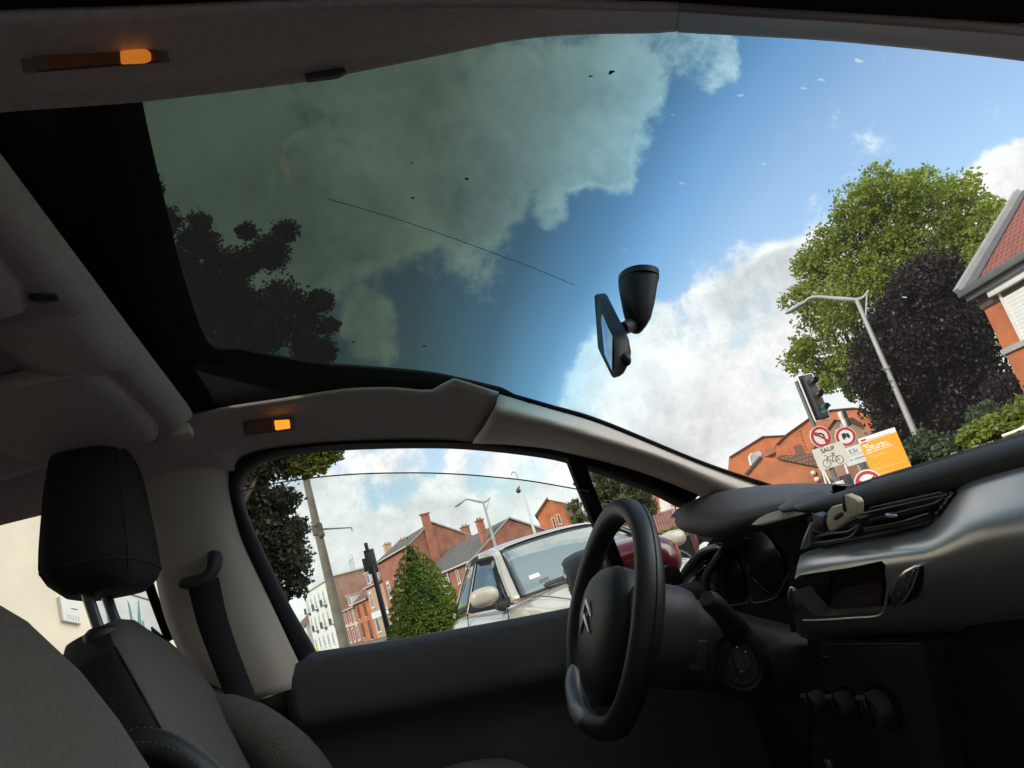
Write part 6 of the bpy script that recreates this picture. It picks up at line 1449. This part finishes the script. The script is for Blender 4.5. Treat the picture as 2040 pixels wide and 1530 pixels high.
for x in (-.42, .42): MB().tube([fc.p(BW * x, -BH / 2, -.05) * 1 - Vector((0, 0, fc.p(BW * x, -BH / 2, 0).z)), fc.p(BW * x, BH / 2 - .05, -.05)], .03, 10).build('board_leg', GAL, o)
# low round no-turn sign at the dash
D4 = 13.5
f = base(1731, D4); o = empty('traffic_sign', f, 0, 'low round red-ringed sign half hidden by the dash below the orange notice', 'traffic sign')
toe = Vector((EYE.x - f.x, EYE.y - f.y, 0)).normalized(); c = far(1730, 962, D4) - f
MB().tube([(0, 0, 0), (0, 0, c.z)], .03, 12).build('pole', GAL, o)
fc = Face(c + toe * .06, Matrix.Rotation(R(-8), 3, 'Z') @ toe); s1 = ringsign(fc, .20, o, 'prohibition_sign')
fc.poly([(-.15, .06), (-.135, .095), (.04, -.03), (.02, -.06)], .005, .007, 'red_slash', SRED, s1); fc.poly([(-.02, -.02), (.12, .055), (.115, .08), (-.02, .01)], .005, .007, 'black_arrow', SBK, s1)

# ================================================================== things by the quarter window
D = 48
A_, B_, C_, E_ = far(1288, 1028, D), far(1352, 1004, D), far(1362, 1048, D), far(1304, 1068, D)
f = Vector((E_.x, E_.y, 0)); u = Vector((B_.x - A_.x, B_.y - A_.y, 0)).normalized(); v = Vector((-u.y, u.x, 0))
o = empty('low_shed', f, math.atan2(u.y, u.x), 'low shed with a reddish corrugated roof seen over the steering wheel', 'shed')
ze, zr = E_.z, A_.z; CORR = mat('corrugated_red', (.27, .125, .10), .7, var=.2, vs=1.5)
MB().box((0.2, 2.5, ze / 2), (4.6, 5, ze)).build('wall', BRB, o, smooth=False)
b = MB(); nq = 30
for i in range(nq):
    x = -2.2 + 5 * i / nq; x2 = x + 5 / nq * .5
    b.prism([Vector((x, -.3, ze)), Vector((x2, -.3, ze)), Vector((x2, 2.6, zr)), Vector((x, 2.6, zr))], (0, 0, .09))
b.prism([Vector((-2.2, -.3, ze - .05)), Vector((2.8, -.3, ze - .05)), Vector((2.8, 2.6, zr - .05)), Vector((-2.2, 2.6, zr - .05))], (0, 0, .08)); b.prism([Vector((-2.2, 5.3, ze - .05)), Vector((2.8, 5.3, ze - .05)), Vector((2.8, 2.6, zr - .05)), Vector((-2.2, 2.6, zr - .05))], (0, 0, .08))
b.build('roof', CORR, o, smooth=False)
f1, l1 = facade('white_house', 'white house gable with a grey window behind the shed roof', [(1326, 1100), (1312, 985), (1318, 962), (1344, 955), (1390, 985), (1400, 1100)], 66, WHR, 6, 'house')
wn = slab(f1, l1, [(1334, 988), (1350, 982), (1356, 996), (1340, 1002)], -.05, 0, 'window', mat('pale_pane', (.36, .38, .38), .2))
slab(f1, l1, [(1333, 1003), (1362, 992), (1364, 998), (1336, 1008)], -.2, 0, 'sill_board', mat('board_grey', (.42, .43, .44), .6))
f1, l1 = facade('brick_house', 'narrow orange brick house end between the willow and the white house', [(1304, 1060), (1302, 985), (1310, 978), (1322, 1000), (1330, 1060)], 70, BRO, 6, 'house')
f = base(1358, 22); o = empty('traffic_sign', f, 0, 'round red-ringed sign peeping out beside the instrument hood', 'traffic sign')
toe = Vector((EYE.x - f.x, EYE.y - f.y, 0)).normalized(); c = far(1358, 1012, 22) - f
MB().tube([(0, 0, 0), (0, 0, c.z)], .035, 12).build('pole', GAL, o); fc = Face(c + toe * .06, toe); s1 = ringsign(fc, .21, o, 'no_lorry_sign')
fc.poly([(-.07, -.03), (.08, -.03), (.08, .06), (-.07, .06)], .005, .007, 'lorry_symbol', SBK, s1)
hb_ = pxblobs([(1308, 1070, 10), (1325, 1066, 12), (1345, 1060, 12), (1362, 1058, 12), (1330, 1078, 10), (1350, 1074, 12), (1375, 1062, 12)], 24, .1, 1)
hd = empty('ivy_hedge', base(1340, 24), 0, 'bright green ivy hedge below the corrugated shed roof', 'hedge'); leaves('foliage', hb_, 3500, .06, LH, hd, base(1340, 24))
fp, fq = base(1330, 20), base(1460, 19); fd = fq - fp; FL = fd.length; fd.normalize(); fe = empty('panel_fence', fp, math.atan2(fd.y, fd.x), 'dark panel fence below the ivy hedge', 'fence')
zt = far(1385, 1064, 20).z; b = MB()
for i in range(int(FL / .25)): b.box((.25 * i, 0, zt / 2), (.24, .04, zt))
b.build('fence_panel', mat('dark_panel', (.035, .035, .040), .7, var=.2, vs=4), fe, smooth=False)
MB().box((FL * .42, -.08, (zt + .15) / 2), (.13, .13, zt + .15)).build('fence_post', mat('brown_post', (.22, .10, .075), .8), fe, bevel=.01)
f = base(1394, 13.0); o = empty('stone_bollard', f, 0, 'pale round-topped bollard beside the dark panel fence', 'bollard')
zt = far(1396, 1082, 13).z; MB().rings([superring((0, 0, z), (1, 0, 0), (0, 1, 0), r_, r_, 1, 20) for z, r_ in ((0, .13), (zt - .25, .12), (zt - .1, .12), (zt - .03, .085), (zt, .02))]).build('bollard_body', STO, o)

# ================================================================== pale car facing us
PAINT = mat('champagne_paint', (.60, .545, .47), .22, metal=.25, coat=1.0)
def pale_car():
    az = R(16.6); dist = 7.35
    c = Vector((EYE.x + dist * math.sin(az), EYE.y + dist * math.cos(az), 0)); hdg = R(-84.5)
    t = empty('pale_car', (0, 0, 0), 0, 'champagne coloured hatchback facing us beyond the steering wheel', 'parked car')
    off = Vector((.72, 0, 0))       # the mirrors sit this far ahead of the car's own origin
    rot = Matrix.Rotation(hdg, 3, 'Z'); t.location = c - rot @ off; t.rotation_euler = (0, 0, hdg); t.scale = (1, 1, 1.0)
    S = lambda pts: [Vector(p) for p in pts]; flip = lambda pts: [Vector((p[0], -p[1], p[2])) for p in pts]
    full = lambda half: S(half) + flip(half)[::-1][1:] if abs(half[-1][1]) < 1e-6 else S(half) + flip(half)[::-1]
    # lower body: sections from tail to nose, each from the left sill over the top to the right sill
    secs = []
    for x, w, zs, zb_, zt_ in ((-2.05, .70, .42, .80, .84), (-1.95, .80, .28, .86, .92), (-1.3, .86, .22, .90, .94), (-.4, .87, .20, .90, .93), (.5, .87, .20, .88, .93), (.95, .87, .20, .87, .955), (1.3, .86, .24, .83, .90), (1.65, .84, .28, .74, .81), (1.92, .76, .32, .62, .69), (2.05, .60, .38, .54, .58)):
        h = [(x, w * .93, zs), (x, w, (zs + zb_) * .5), (x, w * .985, zb_ - .09), (x, w * .94, zb_ - .01), (x, w * .82, zb_ + (zt_ - zb_) * .45), (x, w * .5, zt_), (x, 0, zt_ + .012)]
        secs.append(full(h))
    loft('body', PAINT, t, secs, n=49, k=4, thick=0)
    # roof, pillars
    roof = [[Vector((x, y * w, z - .035 * abs(y) ** 2.5)) for y in np.linspace(-1, 1, 11)] for x, w, z in ((.02, .56, 1.455), (-.25, .575, 1.495), (-.7, .58, 1.51), (-1.2, .57, 1.485), (-1.6, .54, 1.40))]
    loft('roof', PAINT, t, roof, n=24, k=4, thick=.02)
    for s in (1, -1):
        A = [Vector((.98, s * .755, .945)), Vector((.60, s * .68, 1.20)), Vector((.25, s * .60, 1.385)), Vector((.02, s * .555, 1.435)), Vector((-.5, s * .575, 1.475))]
        B = [Vector((.86, s * .80, .93)), Vector((.50, s * .725, 1.20)), Vector((.18, s * .64, 1.365)), Vector((-.05, s * .60, 1.405)), Vector((-.5, s * .61, 1.435))]
        M_ = [a.lerp(b_, .5) + Vector((.02, s * .014, .012)) for a, b_ in zip(A, B)]
        loft('pillar', PAINT, t, [A, M_, B], n=24, k=4, thick=.015)
        b = MB(); b.tube(catmull([p + Vector((.014, -s * .004, .004)) for p in A], 20), .008, 6); b.build('pillar_seam', RUB, t)
        W1 = [Vector((.80, s * .79, .925)), Vector((.45, s * .725, 1.185)), Vector((.16, s * .645, 1.345)), Vector((-.10, s * .612, 1.385)), Vector((-.55, s * .62, 1.41)), Vector((-.62, s * .62, 1.40))]
        W2 = [Vector((.78, s * .815, .915)), Vector((.4, s * .825, .925)), Vector((.1, s * .83, .93)), Vector((-.2, s * .835, .935)), Vector((-.5, s * .835, .94)), Vector((-.66, s * .835, .94))]
        loft('side_window', mat('car_window', (.02, .028, .026), .05, spec=.9), t, [W1, W2], n=20, k=3, thick=.006)
        q = catmull(W1, 30); MB().tube(q + catmull(W2, 12)[::-1], .012, 6).build('window_trim', RUB, t)
        loft('rear_window', mat('car_window', (.02, .028, .026), .05, spec=.9), t, [[Vector((-.72, s * .62, 1.40)), Vector((-1.2, s * .60, 1.37)), Vector((-1.55, s * .62, 1.2))], [Vector((-.76, s * .835, .945)), Vector((-1.2, s * .83, .95)), Vector((-1.6, s * .79, .98))]], n=12, k=3, thick=.006)
        loft('pillar', PAINT, t, [[Vector((-.60, s * .625, 1.40)), Vector((-.66, s * .74, 1.15)), Vector((-.69, s * .842, .94))], [Vector((-.74, s * .625, 1.40)), Vector((-.78, s * .74, 1.15)), Vector((-.79, s * .842, .94))]], n=10, k=2, thick=.02)
        loft('pillar', PAINT, t, [[Vector((-1.2, s * .60, 1.42)), Vector((-1.55, s * .65, 1.22)), Vector((-1.65, s * .80, .93))], [Vector((-1.62, s * .52, 1.38)), Vector((-1.85, s * .60, 1.2)), Vector((-1.98, s * .72, .90))]], n=10, k=2, thick=.02)
        # mirror
        b = MB(); b.ball((.70, s * .985, 1.05), (.085, .135, .082), 22, 14, e=.78); wmo = b.build('wing_mirror', mat('mirror_paint', (.46, .40, .32), .28, coat=.8), t)
        MB().tube([(.70, s * .90, .955), (.71, s * .82, .93)], [.045, .06], 12).box((.76, s * .815, .955), (.16, .02, .07)).build('mirror_foot', BLK, wmo)
        MB().tube([(-.42, s * .88, .79), (-.30, s * .905, .80), (-.22, s * .885, .79)], [.014, .020, .014], 10).build('door_handle', CHR, t)
        MB().tube(catmull([(.82, s * .84, .92), (.83, s * .872, .75), (.80, s * .88, .5), (.78, s * .87, .28)], 14), .005, 5).build('door_gap', RUB, t)
        MB().tube(catmull([(-.70, s * .845, .93), (-.71, s * .875, .75), (-.70, s * .88, .5)], 14), .005, 5).build('door_gap', RUB, t)
        MB().ball((1.86, s * .60, .66), (.16, .19, .10), 16, 10).build('headlight', mat('headlight_glass', (.55, .57, .58), .08, spec=.9), t)
        MB().tube(catmull([(1.02, s * .76, .945), (1.3, s * .70, .93), (1.6, s * .60, .86), (1.85, s * .44, .76)], 20), .006, 5).build('bonnet_gap', mat('gap_shadow', (.10, .09, .08), .7), t)
        for x in (1.28, -1.25): 
            ww_ = wheel(t, (x, s * .78, .31), .31, .2)
    # windscreen, dash band behind it, wiper, sticker
    top = [Vector((.06 - .05 * abs(y) ** 2, y * .545, 1.452 - .03 * abs(y) ** 2.5)) for y in np.linspace(-1, 1, 9)]
    bot = [Vector((1.02 - .13 * abs(y) ** 2, y * .74, .965 - .015 * abs(y) ** 2)) for y in np.linspace(-1, 1, 9)]
    md = [a.lerp(b_, .5) + Vector((.03, 0, .035)) for a, b_ in zip(top, bot)]
    loft('windscreen', mat('car_windscreen', (.25, .29, .28), .03, spec=1.0, coat=1.0), t, [top, md, bot], n=24, k=6, thick=.006)  # paleness of reflected clouds is put into the base colour
    MB().tube(catmull([p + Vector((.012, 0, .004)) for p in bot], 24), .014, 6).build('scuttle', BLK, t)
    MB().tube(catmull([p + Vector((-.004, 0, .010)) for p in top], 24), .009, 6).build('roof_seam', RUB, t)
    MB().tube([(.99, -.50, 1.005), (.955, -.1, 1.022), (.955, .25, 1.025)], .012, 8).tube([(1.0, -.52, .99), (.985, -.2, 1.02)], .016, 8).build('wiper', BLK, t)
    MB().tube([(.99, .2, 1.005), (.955, .45, 1.01), (.93, .62, 1.01)], .012, 8).build('wiper', BLK, t)
    b = MB(); q = [(.90, -.60, 1.07), (.905, -.50, 1.075), (.855, -.49, 1.11), (.85, -.585, 1.105)]; b.prism(q, (.004, 0, .006)); b.build('tax_disc', SWH, t)
    MB().box((2.03, 0, .42), (.08, 1.1, .16)).build('grille', BLK, t, bevel=.02)
    return t
pale_car()
# yellow litter bin far down the street and a small painted wall further on
f = base(624, 60); o = empty('litter_bin', f, 0, 'small bright yellow bin at the bottom corner of the side window', 'bin')
zt = far(624, 1292, 60).z; MB().rings([superring((0, 0, z), (1, 0, 0), (0, 1, 0), r_, r_, .8, 18) for z, r_ in ((0, .3), (zt - .1, .36), (zt, .34))]).build('bin_body', mat('yellow_bin', (.75, .62, .02), .5), o)
